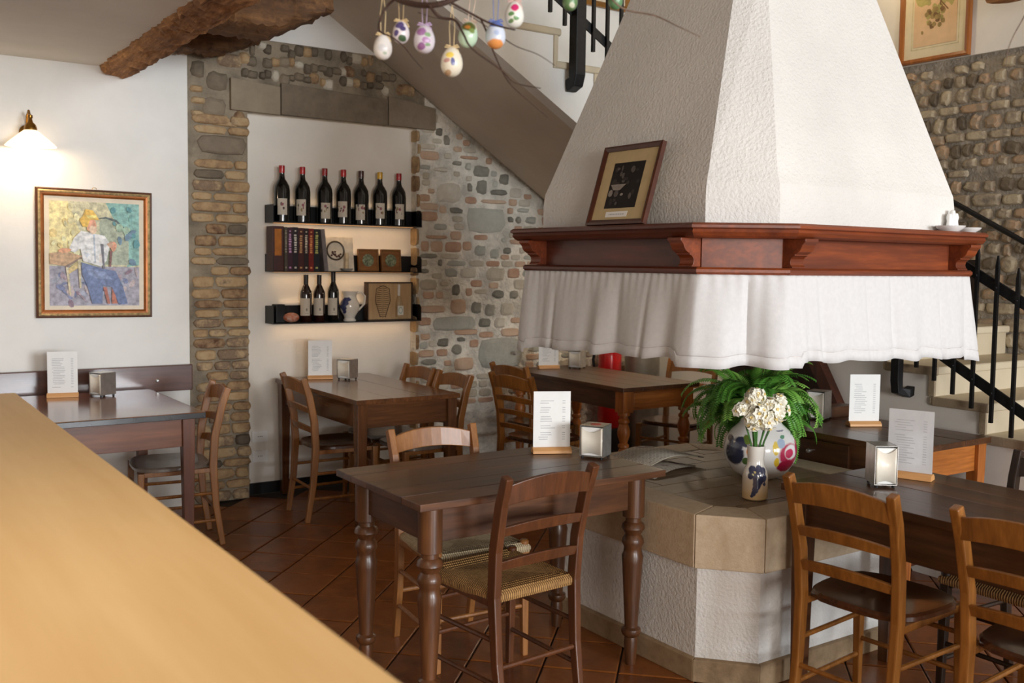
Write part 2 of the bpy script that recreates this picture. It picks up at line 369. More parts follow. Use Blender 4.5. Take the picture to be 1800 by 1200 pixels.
for tr_ in range(4000):
    if len(wall_stone.children) >= 298: break
    w = random.uniform(.05, .13); h = random.uniform(.035, .07); cx = random.uniform(3.5, 4.6); cz = random.uniform(.6, 2.6)
    if cz+h/2 > soff(cx+w/2)-.01: continue
    allp = [(o.location.x, o.location.z, o.scale.x, o.scale.z) for o in wall_stone.children]
    if any(abs(cx-a) < (w+c)/2+.002 and abs(cz-b) < (h+d)/2+.002 for a, b, c, d in allp): continue
    k = random.choice('PPBGPB'); stone(wall_stone, 'stone', cx, cz, w, h, k, 'brick' if k in 'BP' else 'cobble', .03, YB+.021)
# jamb bricks of the niche (lit by the shelves)
z = .05
while z < 2.46:
    h = random.uniform(.06, .13)
    inst('brick', random.choice(BL['brick', 'K']), wall_stone, (3.455+random.uniform(-.008, .006), 6.295, z+h/2), (0, 0, PI/2), (.1, .03, h)) if len(wall_stone.children) < 330 else None
    z += h+.012
stud = MB().lathe([(.016, 0), (.016, .012), (.008, .02)], 10).build('wall_stud', M_STEEL, None, label='small metal stud on the big grey stone beside the ladder-back chairs', cat='stud')
stud.location = (4.274, 6.222, .868); stud.rotation_euler = (PI/2, 0, 0)

# ---- right wall
struct('wall_right', MB().box(XR, XR+.3, .5, 6.6, 2.83, 4.6).box(XR, XR+.3, 4.75, 6.6, 0, 2.83), M_WALL, 'white plaster of the right wall above the cobbles')
wall_cobble = struct('wall_cobble', MB().box(XR+.02, XR+.3, .5, 4.75, 0, 2.83), M_MORTARR, 'cobblestone wall beside the staircase')
z = 1.0; nc = 0
while z < 2.8:
    h = random.uniform(.05, .085); y = 2.62+random.uniform(0, .05)
    brickrow = random.random() < .25
    while y < 4.15:
        w = random.uniform(.1, .17) if brickrow else random.uniform(.05, .115)
        if z > 1.02+.58*(y-2.9)-.1 and nc < 300 and random.random() < .96 and z+h < 2.825:
            nc += 1
            inst('brick' if brickrow else 'cobble', random.choice(BL['brick', 'C'] if brickrow else BL['cobble', random.choice('CCCCW')]), wall_cobble,
                 (XR+.016, y+w/2, z+h/2+random.uniform(-.006, .006)), (0, random.uniform(-.25, .25)*(not brickrow), -PI/2), (w*random.uniform(.9, 1.1), .04, h*random.uniform(.7, .95) if brickrow else h*random.uniform(.9, 1.3)))
        y += w+random.uniform(.006, .02)
    z += h+.012

# ---- other walls and ceilings
struct('wall_left', MB().box(-2.4, -2.2, -3.4, 6.6, 0, 4.6), M_WALL, 'white side wall left of the bar')
struct('ceiling', MB().box(-2.3, 1.36, -3.4, 6.5, 2.665, 2.8), M_CEIL, 'low white ceiling left of the round beam')
struct('ceiling_upper', MB().box(1.36, 2.3, -3.4, 6.5, 3.12, 3.3).box(1.3, 1.36, -3.4, 6.5, 2.8, 3.3), M_CEIL, 'raised white ceiling over the beams')
struct('ceiling_stairwell', MB().box(2.3, 6.0, -3.4, 6.6, 4.5, 4.62).box(2.2, 2.3, -3.4, 6.6, 3.3, 4.62), M_CEIL, 'high white ceiling over the staircase')
struct('baseboard_niche', MB().box(2.216, 3.44, 6.325, 6.345, 0, .075), M_BLACK, 'black skirting along the niche')

# ================================================================== BEAMS
def rough_beam(name, axis, a, b, cx, cz, w, h, mat, label, bark=.012, n=26, endcut=0, seg=14, taper=0):
    r = random.Random(len(label)); rings = []; prof = [1+r.uniform(-.07, .05) for _ in range(seg)]
    for k in range(n+1):
        t = k/n; p = a+(b-a)*t; ring = []
        sw = math.sin(t*7+1)*.008
        for i in range(seg):
            an = 2*PI*i/seg+.2; ca, sa = math.cos(an), math.sin(an); q = (abs(ca)**3.2+abs(sa)**3.2)**(-1/3.2)*prof[i]
            u = cx+sw+ca*q*w/2*(1-taper*t)+r.uniform(-bark, bark); v = cz+sa*q*h/2*(1-taper*t)+r.uniform(-bark, bark)
            if endcut and t > .68 and sa < 0: v += (t-.68)/.32*endcut*(-sa)
            ring.append((u, p, v) if axis == 1 else (p, u, v))
        rings.append(ring)
    return MB().loft(rings).build(name, mat, None, True, label=label, cat='beam')
rough_beam('ceiling_beam', 1, 6.235, .8, 1.41, 2.715, .2, .21, M_BEAM, 'long weathered round beam running to the white wall near the lamp', .013, 150, seg=22)
rough_beam('ceiling_beam', 0, 1.3, 2.3, 5.3, 2.92, .36, .34, M_BEAMX, 'thick dark cross beam with a cut end below the stair soffit', .014, 40, .17, seg=22)
rough_beam('ceiling_beam', 0, 1.35, 2.27, 6.09, 2.92, .28, .28, M_BEAMX, 'dark beam lying against the stone pier top', .014, 40, .15, seg=22)
rough_beam('ceiling_beam', 1, 3.1, 2.0, 5.25, 3.09, .24, .2, M_BEAM, 'brown beam corner above the cobblestone wall at the right edge', .008, 20)

# ================================================================== STAIRCASE
stair = thing('staircase', (0, 0, 0), 0, 'stone staircase with pale treads rising behind the fireplace hood', 'staircase', kind='structure')
XS = 4.55
noses = []
for k in range(-6, 8):
    noses.append((2.896+.275*k, 1.062+(.1637 if k > 0 else .151)*k))
poly = []
for i, (y, zt) in enumerate(noses):
    zp = noses[i-1][1] if i else 0
    y1 = noses[i+1][0] if i+1 < len(noses) else 6.24
    MB().box(XS-.012, XS+.004, y-.004, y+.03, zp, zt-.044).build('riser_end', M_STAIREDGE, stair, bevel=.003)
    # tread slab with rounded nose, riser
    MB().box(XS-.02, XR, y-.02, min(y1+.02, 6.24), zt-.042, zt).build('tread', M_STAIR, stair, bevel=.014, seg=3)
    MB().box(XS+.004, XR, y+.005, y+.03, zp, zt-.042).build('riser', M_STAIR, stair)
    MB().box(XS-.024, XS-.004, y-.022, min(y1+.004, 4.9), zt-.044, zt+.001).build('tread_end', M_STAIREDGE, stair, bevel=.008)
# stringer wall, its far end slanting over the alcove
ply = [(noses[0][0]+.01, 0)]
for i, (y, zt) in enumerate(noses):
    if y > 3.95: break
    ply += [(y+.012, (noses[i-1][1] if i else 0)-(.042 if i else 0)), (y+.012, zt-.042)]
ply += [(4.02, ply[-1][1]), (2.977, 0)]
MB().prism(ply, 0, XS, XS+.1).build('stringer_wall', M_WALL, stair)
# flight soffit slab (hidden side of the lower flight)
MB().prism([(4.02, 1.55), (4.05, 1.75), (4.83, 2.16), (5.0, 2.16), (6.24, 2.16), (6.24, 2.0), (5.0, 2.0)], 0, XS, XR).build('landing_slab', M_SOFFIT, stair)
tr = MB().bar([(XS+.02, 2.985, .02), (XS+.02, 4.0, 1.68)], .16, .07, (1, 0, 0)); tr.build('alcove_trim', wood('alcove_wood', (60, 26, 12), (104, 50, 24), 2, .4), stair)
# under-stair closing panel
MB().box(XS+.5, XS+.53, 3.0, 4.75, 0, 1.6).build('alcove_panel', wood('alcove_dark_wood', (30, 18, 12), (54, 32, 20), 2, .6), stair)
# upper flight along the back wall
un = [(4.046-.32*k, 2.796+.196*k) for k in range(-3, 6)]
for i, (x, zt) in enumerate(un):
    zp = un[i-1][1] if i else 2.16
    x1 = un[i+1][0] if i+1 < len(un) else x-.32
    MB().box(x1-.02, x+.025, 4.985, 6.235, zt-.045, zt).build('tread', M_STAIR, stair, bevel=.015, seg=3)
    MB().box(x-.03, x, 4.99, 6.235, zp-.045, zt-.045).build('riser', M_STAIR, stair)
sp = []
for i, (x, zt) in enumerate(un):
    sp += [(x-.004, (un[i-1][1] if i else 2.2)-.045), (x-.004, zt-.045)]
f0 = lambda x: 2.442-.585*(x-3.871)
xe = un[-1][0]-.3
low = [(xe, sp[-1][1]), (xe, f0(xe)), (un[0][0], f0(un[0][0]))]
MB().prism(sp+low, 1, 5.0, 5.12).build('stringer_wall', M_WALL, stair)
# soffit, meeting the wall along the stone
q = [(xe, 5.1, f0(xe)), (4.95, 5.1, f0(4.95)), (4.95, 6.24, soff(4.95)), (xe, 6.24, soff(xe))]
up_ = [(a, b, c+.14) for a, b, c in q]
MB().add(q+up_, [(0, 1, 2, 3), (4, 7, 6, 5), (0, 4, 5, 1), (1, 5, 6, 2), (2, 6, 7, 3), (3, 7, 4, 0)]).build('soffit', M_SOFFIT, stair)
# ---- railings
def bolt(p, parent): inst('bolt', BOLT, parent, p, (0, PI/2, 0))
BOLT = MB().lathe([(.007, -.003), (.007, .0), (.004, .005)], 8).mesh('bolt', M_IRON)
rail = thing('stair_railing', (4.5, 2.9, 1.06), 0, 'black iron railing of the lower flight in front of the cobblestones', 'railing')
ox, oy, oz = 4.5, 2.9, 1.06
def rl(y, lo): return (1.13+.56*(2.844-y)*-1 if lo else 1.622-.567*(2.837-y))-0
for lo in (0, 1):
    MB().bar([(0, 1.9-oy, rl(1.9, lo)-oz), (0, 4.75-oy, rl(4.75, lo)-oz)], .012, .05).build('rail', M_IRON, rail, bevel=.002)
y = 2.06
while y < 4.7:
    b = MB().bar([(-.018, y-oy, rl(y, 1)-.14-oz), (-.018, y-oy, rl(y, 0)+.1-oz), (-.018, y-oy, rl(y, 0)+.15-oz)], [.016, .016, .006], [.016, .016, .006]).build('baluster', M_IRON, rail)
    for lo in (0, 1):
        inst('bolt', BOLT, b, (-.026, y-oy, rl(y, lo)-oz), (0, -PI/2, 0))
    y += .1
MB().bar([(-.03, 3.06-oy, 1.95-oz), (-.03, 3.06-oy, .98-oz), (-.03, 3.055-oy, .93-oz), (.02, 3.035-oy, .915-oz), (.06, 3.03-oy, .93-oz)], .045, .045, (0, 1, 0)).build('newel_post', M_IRON, rail, bevel=.004)
rail2 = thing('stair_railing', (3.83, 4.95, 2.65), 0, 'black iron railing of the upper flight behind the hanging eggs', 'railing')
ox, oy, oz = 3.83, 4.95, 2.65
r2 = lambda x: 3.15-.574*(x-3.707)
for dz in (0, .55):
    MB().bar([(2.6-ox, .0, r2(2.6)+dz-oz), (4.9-ox, 0, r2(4.9)+dz-oz)], .012, .055, (0, 1, 0)).build('rail', M_IRON, rail2, bevel=.002)
x = 3.17
while x < 4.8:
    if abs(x-3.83) > .05:
        MB().bar([(x-ox, -.018, r2(x)-.14-oz), (x-ox, -.018, r2(x)+.7-oz)], .02, .02).build('baluster', M_IRON, rail2)
    x += .112
MB().bar([(0, -.02, 3.7-oz), (0, -.02, .06), (0, -.01, .02), (0, .05, .0)], .075, .075, (1, 0, 0)).build('newel_post', M_IRON, rail2, bevel=.006)
hr = thing('wall_handrail', (5.6, 3.2, 1.8), 0, 'thin black handrail fixed along the cobblestone wall', 'handrail')
zh = lambda y: 1.709+.545*(y-3.052)
MB().tube([(0, 2.0-3.2, zh(2.0)-1.8), (0, 4.6-3.2, zh(4.6)-1.8)], .016, 10).build('rail', M_IRON, hr, True)
for y in (2.3, 4.3):
    MB().tube([(0, y-3.2, zh(y)-1.8), (.02, y-3.2, zh(y)-1.86), (.09, y-3.2, zh(y)-1.86)], .008, 8).build('bracket', M_IRON, hr, True)

# ================================================================== FIREPLACE
def octo(x0, x1, y0, y1, cx, cy):
    return [(x0+cx, y0), (x1-cx, y0), (x1, y0+cy), (x1, y1-cy), (x1-cx, y1), (x0+cx, y1), (x0, y1-cy), (x0, y0+cy)]
def inset(P, d):
    n = len(P); L = []
    for i in range(n):
        a, b = Vector(P[i]), Vector(P[(i+1) % n]); e = (b-a).normalized(); nn = Vector((-e.y, e.x)); L.append((nn, nn.dot(a)+d))
    out = []
    for i in range(n):
        (n1, c1), (n2, c2) = L[i-1], L[i]; D = n1.x*n2.y-n1.y*n2.x
        out.append(((c1*n2.y-n1.y*c2)/D, (n1.x*c2-c1*n2.x)/D))
    return out
def z3(P, z): return [(x, y, z) for x, y in P]
HX, HY = 3.2, 3.05
SLAB = octo(2.6-HX, 3.8-HX, 2.405-HY, 3.69-HY, .17, .19)
hearth = thing('hearth_base', (HX, HY, 0), 0, 'octagonal white stucco hearth with a thick limestone slab edge', 'hearth')
body = inset(SLAB, .03)
MB().loft([z3(body, .0), z3(body, .45)]).build('body', M_HOOD, hearth)
sk0, sk1 = inset(SLAB, .012), inset(SLAB, .03)
for i in range(8):
    j = (i+1) % 8
    MB().loft([[(*sk0[i], 0), (*sk0[j], 0), (*sk1[j], 0), (*sk1[i], 0)], [(*sk0[i], .085), (*sk0[j], .085), (*sk1[j], .09), (*sk1[i], .09)]]).build('skirting', M_SKIRT, hearth, bevel=.004)
inn = inset(SLAB, .16); g = .0015
for i in range(8):
    j = (i+1) % 8
    a, b = Vector(SLAB[i]), Vector(SLAB[j]); c, d = Vector(inn[j]), Vector(inn[i]); e = (b-a).normalized()*g
    quad = [a+e, b-e, c-e, d+e]
    MB().loft([z3(quad, .435), z3(quad, .637)]).build('slab_block', M_HSLAB, hearth, bevel=.006, seg=3)
MB().loft([z3(inn, .44), z3(inn, .618)]).build('slab_bed', plain('pale_joint', (196, 188, 172), .8), hearth)
def clip(poly, conv):
    for i in range(len(conv)):
        a, b = Vector(conv[i]), Vector(conv[(i+1) % len(conv)]); n = Vector((-(b-a).y, (b-a).x)); out = []
        for k in range(len(poly)):
            p, q = Vector(poly[k]), Vector(poly[(k+1) % len(poly)]); dp, dq = n.dot(p-a), n.dot(q-a)
            if dp >= 0: out.append(tuple(p))
            if dp*dq < 0: out.append(tuple(p+(q-p)*(dp/(dp-dq))))
        poly = out
        if len(poly) < 3: return []
    return poly
r = random.Random(3); cin = inset(inn, .004); hh = .135; y0 = -.7; k = 0
while y0 < .7:
    x = -.75-(.13 if k % 2 else 0)
    while x < .7:
        pl = clip([(x+.003, y0+.003), (x+.257, y0+.003), (x+.257, y0+hh-.003), (x+.003, y0+hh-.003)], cin)
        if len(pl) > 2:
            ar = abs(sum(pl[i][0]*pl[(i+1) % len(pl)][1]-pl[(i+1) % len(pl)][0]*pl[i][1] for i in range(len(pl))))/2
            if ar > .0012: MB().prism(pl, 2, .605, .633+r.uniform(-.001, .001)).build('hearth_tile', M_HTILE, hearth)
        x += .26
    y0 += hh; k += 1
# ---- hood
MZ = 1.70
OX, OY = 3.34, 3.06
MAN = octo(2.458-OX, 4.22-OX, 2.285-OY, 3.84-OY, .30, .22)
hood = thing('fireplace_hood', (OX, OY, 1.5), 0, 'white stucco chimney hood with a carved reddish wooden mantel', 'fireplace hood')
def hz(P, z): return z3(P, z-1.5)
TOP = octo(3.323-.4-OX, 3.323+.4-OX, 3.072-.385-OY, 3.072+.385-OY, .075, .075)
V0 = inset(MAN, .13)
k3 = (4.5-1.88)/(2.7-1.88)
top2 = [(a[0]+(b[0]-a[0])*1.0, a[1]+(b[1]-a[1])*1.0) for a, b in zip(V0, TOP)]
rings = [hz(V0, 1.66), hz(V0, 1.80), hz(inset(V0, .006), 1.85), hz(inset(V0, .022), 1.89), hz(top2, 2.72), hz(inset(top2, .24), 3.6)]
hp = MB().loft(rings).build('hood_plaster', M_HOOD, hood)
def ring_loft(prof, name, mats, z_in):
    """each side of the octagon is its own board; prof = list of (inset, z) from the outside in"""
    pr = [(inset(MAN, d), z) for d, z in prof]
    for i in range(8):
        j = (i+1) % 8
        rings = [[(*P[i], z-1.5) for P, z in pr], [(*P[j], z-1.5) for P, z in pr]]
        MB().loft(rings).build(name, mats[0] if abs(MAN[i][1]-MAN[j][1]) < .3 else mats[1], hood, False)
ring_loft([(.16, 1.70), (.012, 1.70), (.0, 1.692), (.0, 1.683), (.012, 1.678), (.008, 1.668), (.018, 1.655), (.03, 1.648), (.16, 1.648)], 'mantel_shelf', (M_MANT, M_MANTY), 0)
ring_loft([(.2, 1.545), (.06, 1.545), (.052, 1.538), (.052, 1.528), (.06, 1.52), (.2, 1.52)], 'lower_shelf', (M_MANT, M_MANTY), 0)
fa = inset(MAN, .105); fb = inset(MAN, .128)
for i in range(8):
    j = (i+1) % 8
    MB().loft([[(*fa[i], .044), (*fa[j], .044), (*fb[j], .044), (*fb[i], .044)], [(*fa[i], .15), (*fa[j], .15), (*fb[j], .15), (*fb[i], .15)]]).build('fascia_board', M_MANT if abs(MAN[i][1]-MAN[j][1]) < .3 else M_MANTY, hood)
# scroll corbels
cp = [(0, .1485), (-.098, .1485), (-.098, .138), (-.093, .134), (-.085, .126), (-.08, .114), (-.072, .103), (-.06, .096), (-.052, .094), (-.054, .089), (-.045, .086), (-.036, .078), (-.033, .067), (-.036, .056), (-.043, .05), (-.043, .046), (0, .046)]
CM = MB().prism([(y, z) for y, z in cp], 0, -.035, .035).mesh('corbel', M_MANT, bevel=.003)
for i, ts in ((0, (.025, .33, .67, .975)), (1, ()), (2, (.04, .5, .96)), (4, (.04, .5, .96)), (6, (.04, .96)), (7, ())):
    j = (i+1) % 8; a, b = Vector(fa[i]), Vector(fa[j]); e = (b-a).normalized(); nn = Vector((e.y, -e.x))
    if i == 0: ts = (.035, .965)
    for t in ts:
        p = a+(b-a)*t
        inst('corbel', CM, hood, (p.x, p.y, 0), (0, 0, math.atan2(nn.y, nn.x)+PI/2))
MB().loft([hz(inset(MAN, .17), 1.5), hz(inset(MAN, .3), 1.7)], True, True).build('hood_throat', plain('throat_dark', (30, 26, 24), .9), hood)  # dark closed block inside the hood
# ---- valance
vroot = thing('valance_curtain', (OX, OY, 1.2), 0, 'white gathered linen valance with hem hanging below the mantel', 'curtain')
P0 = inset(MAN, .075); seg = []
per = 0
for i in range(8):
    a, b = Vector(P0[i]), Vector(P0[(i+1) % 8]); L = (b-a).length; e = (b-a)/L; n = Vector((e.y, -e.x))
    seg.append((a, e, n, L, per)); per += L
N = 620; rv = random.Random(5)
ph = [rv.uniform(0, 6.28) for _ in range(6)]
CR = [(rv.uniform(0, per), rv.uniform(.010, .026), rv.uniform(.012, .03), rv.random()) for _ in range(44)]
def curt(s):
    s %= per
    for a, e, n, L, s0 in seg:
        if s0 <= s <= s0+L+1e-6: break
    t = s-s0; p = a+e*t
    # smooth the normal near the corners
    i = [q[4] for q in seg].index(s0); w = .07
    nn = n.copy()
    if t < w: nn = (n*(.5+.5*t/w)+seg[i-1][2]*(.5-.5*t/w)).normalized()
    if L-t < w: nn = (n*(.5+.5*(L-t)/w)+seg[(i+1) % 8][2]*(.5-.5*(L-t)/w)).normalized()
    return p, nn
zr = [1.524, 1.51, 1.49, 1.45, 1.4, 1.35, 1.3, 1.26, 1.245, 1.24, 1.235, 1.2]
rings = []
for zi, z in enumerate(zr):
    ring = []; d = (1.524-z)/.324
    for k in range(N):
        s = per*k/N; p, n = curt(s)
        big = math.sin(s*2*PI/.27+ph[0]+1.3*math.sin(s*3.1+ph[1]))+.6*math.sin(s*2*PI/.155+ph[2]+math.sin(s*5))
        small = math.sin(s*2*PI/.042+ph[3]+2*math.sin(s*9+ph[4]))
        off = .012+.04*d**.8+big*.021*d*(.55+.45*math.sin(s*1.7+ph[4]))+small*.0025*max(0, 1-d*3.5)+math.sin(s*2*PI/.13+ph[5]+2*math.sin(s*4))*.003*d
        for c, w_, a_, q_ in CR:
            ds = (s-c+per/2) % per-per/2
            if abs(ds) < w_*3.2: off -= a_*math.exp(-(ds/w_)**2)*(d if q_ < .6 else 1.6*d*(1-d)+.1)*.8
        if 1.237 < z < 1.243: off -= .0035
        zz = z-(.012*math.sin(s*2.3+ph[2])+.010*big*.4)*d-(.018*d if abs(n.x*n.y) > .1 else 0)
        ring.append((p.x+n.x*off, p.y+n.y*off, zz-1.2))
    rings.append(ring)
vc = MB().loft(rings, True, False).build('cloth', M_CLOTH, vroot, True)
n_ = len(rings); hs = []
for dz in (.002, -.002):
    hs.append([(x*1.0012, y*1.0012, z+dz) for x, y, z in rings[9]])
MB().loft(hs, True, False).build('hem_seam', plain('hem_thread', (196, 190, 188), .9), vroot, True)
so = vc.modifiers.new('thickness', 'SOLIDIFY'); so.thickness = .002

# ================================================================== TABLES
W_DARK = lambda a: wood('table_dark_%d' % a, (54, 31, 16), (110, 68, 38), a, .38, .2, 5, .15, .12)
W_RED = lambda a: wood('table_red_%d' % a, (92, 48, 28), (150, 92, 56), a, .16, .5, 4, .05, .06)
W_SUN = lambda a: wood('table_sunlit_%d' % a, (124, 66, 22), (204, 124, 52), a, .42, .15, 5, .15, .06)  # sunlit orange put into the wood colour of fronts and legs
W_BRN = lambda a: wood('table_brown_%d' % a, (72, 40, 18), (126, 78, 40), a, .22, .4, 5, .06, .06)
WB = [W_BRN(i) for i in range(3)]
WRL = [wood('table_red_leg_%d' % a, (84, 44, 26), (140, 86, 54), a, .45, .08, 4, .1, .06) for a in range(3)]
WD = [W_DARK(i) for i in range(3)]; WR = [W_RED(i) for i in range(3)]; WSUN = [W_SUN(i) for i in range(3)]
M_TRIM = plain('dark_table_edge', (40, 34, 32), .25, 0, .4)
def turned(kind, h):
    if kind == 'D': return [(.042, h), (.042, h-.16), (.03, h-.165), (.03, h-.18), (.042, h-.19), (.046, h-.205), (.036, h-.22), (.03, h-.23), (.04, h-.245), (.043, h-.262), (.034, h-.28), (.036, h-.3), (.042, h-.315), (.04, h-.34), (.026, .16), (.026, .15), (.037, .142), (.039, .13), (.034, .118), (.024, .11), (.027, .09), (.02, 0)]
    return [(.04, h), (.04, h-.02), (.026, h-.025), (.026, h-.04), (.037, h-.05), (.037, h-.065), (.028, h-.075), (.034, h-.09), (.042, h-.12), (.04, h-.15), (.027, h-.19), (.025, h-.2), (.036, h-.21), (.036, h-.225), (.026, h-.235), (.037, h-.26), (.038, h-.3), (.026, .12), (.034, .1), (.034, .07), (.022, .05), (.022, 0)]
def table(x0, x1, y0, y1, label, top=WD, leg=WD, style='square', h=.77, planks=4, along=0, th=.028, apron=.12, inset_=.07, edge=None, drawers=()):
    cx, cy = (x0+x1)/2, (y0+y1)/2; a, b = (x1-x0)/2, (y1-y0)/2
    t = thing('dining_table', (cx, cy, 0), 0, label, 'table')
    n = planks
    for k in range(n):
        if along == 0: bxs = (-a, a, -b+2*b*k/n+(.0008 if k else 0), -b+2*b*(k+1)/n)
        else: bxs = (-a+2*a*k/n+(.0008 if k else 0), -a+2*a*(k+1)/n, -b, b)
        MB().box(*bxs, h-th+random.uniform(0, .0006), h+random.uniform(-.0006, .0006)).build('plank', top[along], t, bevel=.0025 if n > 1 else .008, seg=2)
    if edge:
        for (p, q, r_, s) in ((-a-.004, a+.004, -b-.004, -b+.001), (-a-.004, a+.004, b-.001, b+.004), (-a-.004, -a+.001, -b, b), (a-.001, a+.004, -b, b)):
            MB().box(p, q, r_, s, h-th, h-.002).build('edge_band', edge, t, bevel=.002)
    i = inset_; z0, z1 = h-th-apron, h-th; lw = .03
    for sy in (-1, 1): MB().box(-a+i, a-i, sy*(b-i)-.011, sy*(b-i)+.011, z0, z1).build('apron', leg[0], t, bevel=.002)
    for sx in (-1, 1): MB().box(sx*(a-i)-.011, sx*(a-i)+.011, -b+i, b-i, z0, z1).build('apron', leg[1], t, bevel=.002)
    for sx in (-1, 1):
        for sy in (-1, 1):
            lx, ly = sx*(a-i), sy*(b-i)
            if style == 'square':
                m = MB().loft([[(lx+p*lw*k, ly+q*lw*k, z) for p, q in ((-1, -1), (1, -1), (1, 1), (-1, 1))] for k, z in ((.72, 0), (1, z0), (1.05, z1))]); m.build('leg', leg[2], t, bevel=.003)
            else:
                zt = z1 if style == 'D' else z0-.01
                o = MB().lathe(turned(style, zt), 16, lx, ly).build('leg', leg[2], t, True)
                if style != 'D': MB().box(lx-.042, lx+.042, ly-.042, ly+.042, zt, z1).build('leg_block', leg[2], o, bevel=.003)
    for (side, u, w) in drawers:
        if side == '-x':
            d = MB().box(-a+i-.028, -a+i-.008, u-w/2, u+w/2, z0+.012, z1-.012).build('drawer', leg[1], t, bevel=.003)
            MB().lathe([(.007, 0), (.007, .012), (.011, .018), (.009, .028), (.003, .031)], 10).build('knob', M_STEEL, d, True).matrix_basis = Matrix.Translation((-a+i-.028, u, (z0+z1)/2)) @ Matrix.Rotation(-PI/2, 4, 'Y')
        else:
            d = MB().box(u-w/2, u+w/2, -b+i-.028, -b+i-.008, z0+.012, z1-.012).build('drawer', leg[0], t, bevel=.003)
    return t
table(.45, 1.56, 5.06, 6.12, 'reddish polished wooden table with a black edge in front of the wall board', WR, WRL, 'square', planks=1, along=1, edge=M_TRIM, apron=.15, th=.03)
table(2.41, 3.09, 5.06, 6.3, 'polished brown table under the bottle shelves', WB, WB, 'square', planks=3, along=1, apron=.14, inset_=.045)
table(4.12, 4.79, 4.77, 6.08, 'brown table with turned legs beside the fire extinguisher', WD, [WSUN[0], WD[1], WSUN[2]], 'C', planks=4, along=1, apron=.13, drawers=(('-y', 0, .42),))  # dark x-side aprons: shade put into the wood colour
table(1.545, 2.615, 2.77, 3.42, 'worn dark plank table with turned legs against the hearth', WD, WD, 'D', planks=5, along=0, apron=.13, th=.026, inset_=.085)
table(3.83, 4.46, 2.54, 3.46, 'small orange-brown table with a drawer against the white stair wall', WD, [WSUN[0], WD[1], WSUN[2]], 'square', planks=3, along=1, apron=.13, inset_=.045, drawers=(('-x', .08, .42),))  # x-side aprons and drawer take dark wood to stand for shade
table(2.83, 3.47, 1.02, 2.395, 'long dark table standing against the right side of the hearth', WD, WD, 'square', planks=4, along=1, apron=.15, inset_=.06)

# ================================================================== CHAIRS
def cw(n, d, l): return wood(n, d, l, 2, .42, .12, 8, .05)
CH = {'honey': cw('chair_honey', (114, 69, 24), (166, 107, 46)), 'dark': cw('chair_dark', (72, 40, 20), (108, 62, 32)),
      'light': cw('chair_light', (126, 78, 36), (170, 114, 60)), 'black': cw('chair_black', (30, 20, 14), (56, 36, 24))}
M_SEAT = wood('chair_seat_dark', (52, 28, 14), (92, 52, 26), 1, .25, .5, 6, .05)
def rushmat(name, lo, hi):
    m, nt, ln, b = newmat(name, .75)
    t = nt.new('ShaderNodeTexCoord'); sx = nt.new('ShaderNodeSeparateXYZ'); ln.new(t.outputs['Object'], sx.inputs[0])
    ab = []
    for k in (0, 1):
        a = nt.new('ShaderNodeMath'); a.operation = 'ABSOLUTE'; ln.new(sx.outputs[k], a.inputs[0]); ab.append(a.outputs[0])
    gt = nt.new('ShaderNodeMath'); gt.operation = 'GREATER_THAN'; ln.new(ab[1], gt.inputs[0]); ln.new(ab[0], gt.inputs[1])
    mx = nt.new('ShaderNodeMix'); ln.new(gt.outputs[0], mx.inputs[0]); ln.new(sx.outputs[1], mx.inputs[2]); ln.new(sx.outputs[0], mx.inputs[3])
    nz = noise(nt, ln, t.outputs['Object'], 22, 2); ad = nt.new('ShaderNodeMath'); ad.operation = 'MULTIPLY_ADD'; ad.inputs[1].default_value = .008; ln.new(nz, ad.inputs[0]); ln.new(mx.outputs[0], ad.inputs[2])
    ml = nt.new('ShaderNodeMath'); ml.operation = 'MULTIPLY'; ml.inputs[1].default_value = 2*PI/.009; ln.new(ad.outputs[0], ml.inputs[0])
    sn = nt.new('ShaderNodeMath'); sn.operation = 'SINE'; ln.new(ml.outputs[0], sn.inputs[0])
    mr = nt.new('ShaderNodeMapRange'); mr.inputs[1].default_value = -1; mr.inputs[2].default_value = 1; ln.new(sn.outputs[0], mr.inputs[0])
    cb = nt.new('ShaderNodeMath'); cb.operation = 'MULTIPLY'; ln.new(mr.outputs[0], cb.inputs[0]); ln.new(noise(nt, ln, t.outputs['Object'], 45, 3), cb.inputs[1])
    ln.new(ramp(nt, ln, cb.outputs[0], [(.05, lo), (.5, hi)]), b.inputs['Base Color']); bump(nt, ln, b, mr.outputs[0], .7, .004); return m
M_RUSH = rushmat('rush', (104, 70, 34), (196, 150, 90)); M_RUSHP = rushmat('pale_rush', (150, 128, 96), (214, 194, 158))
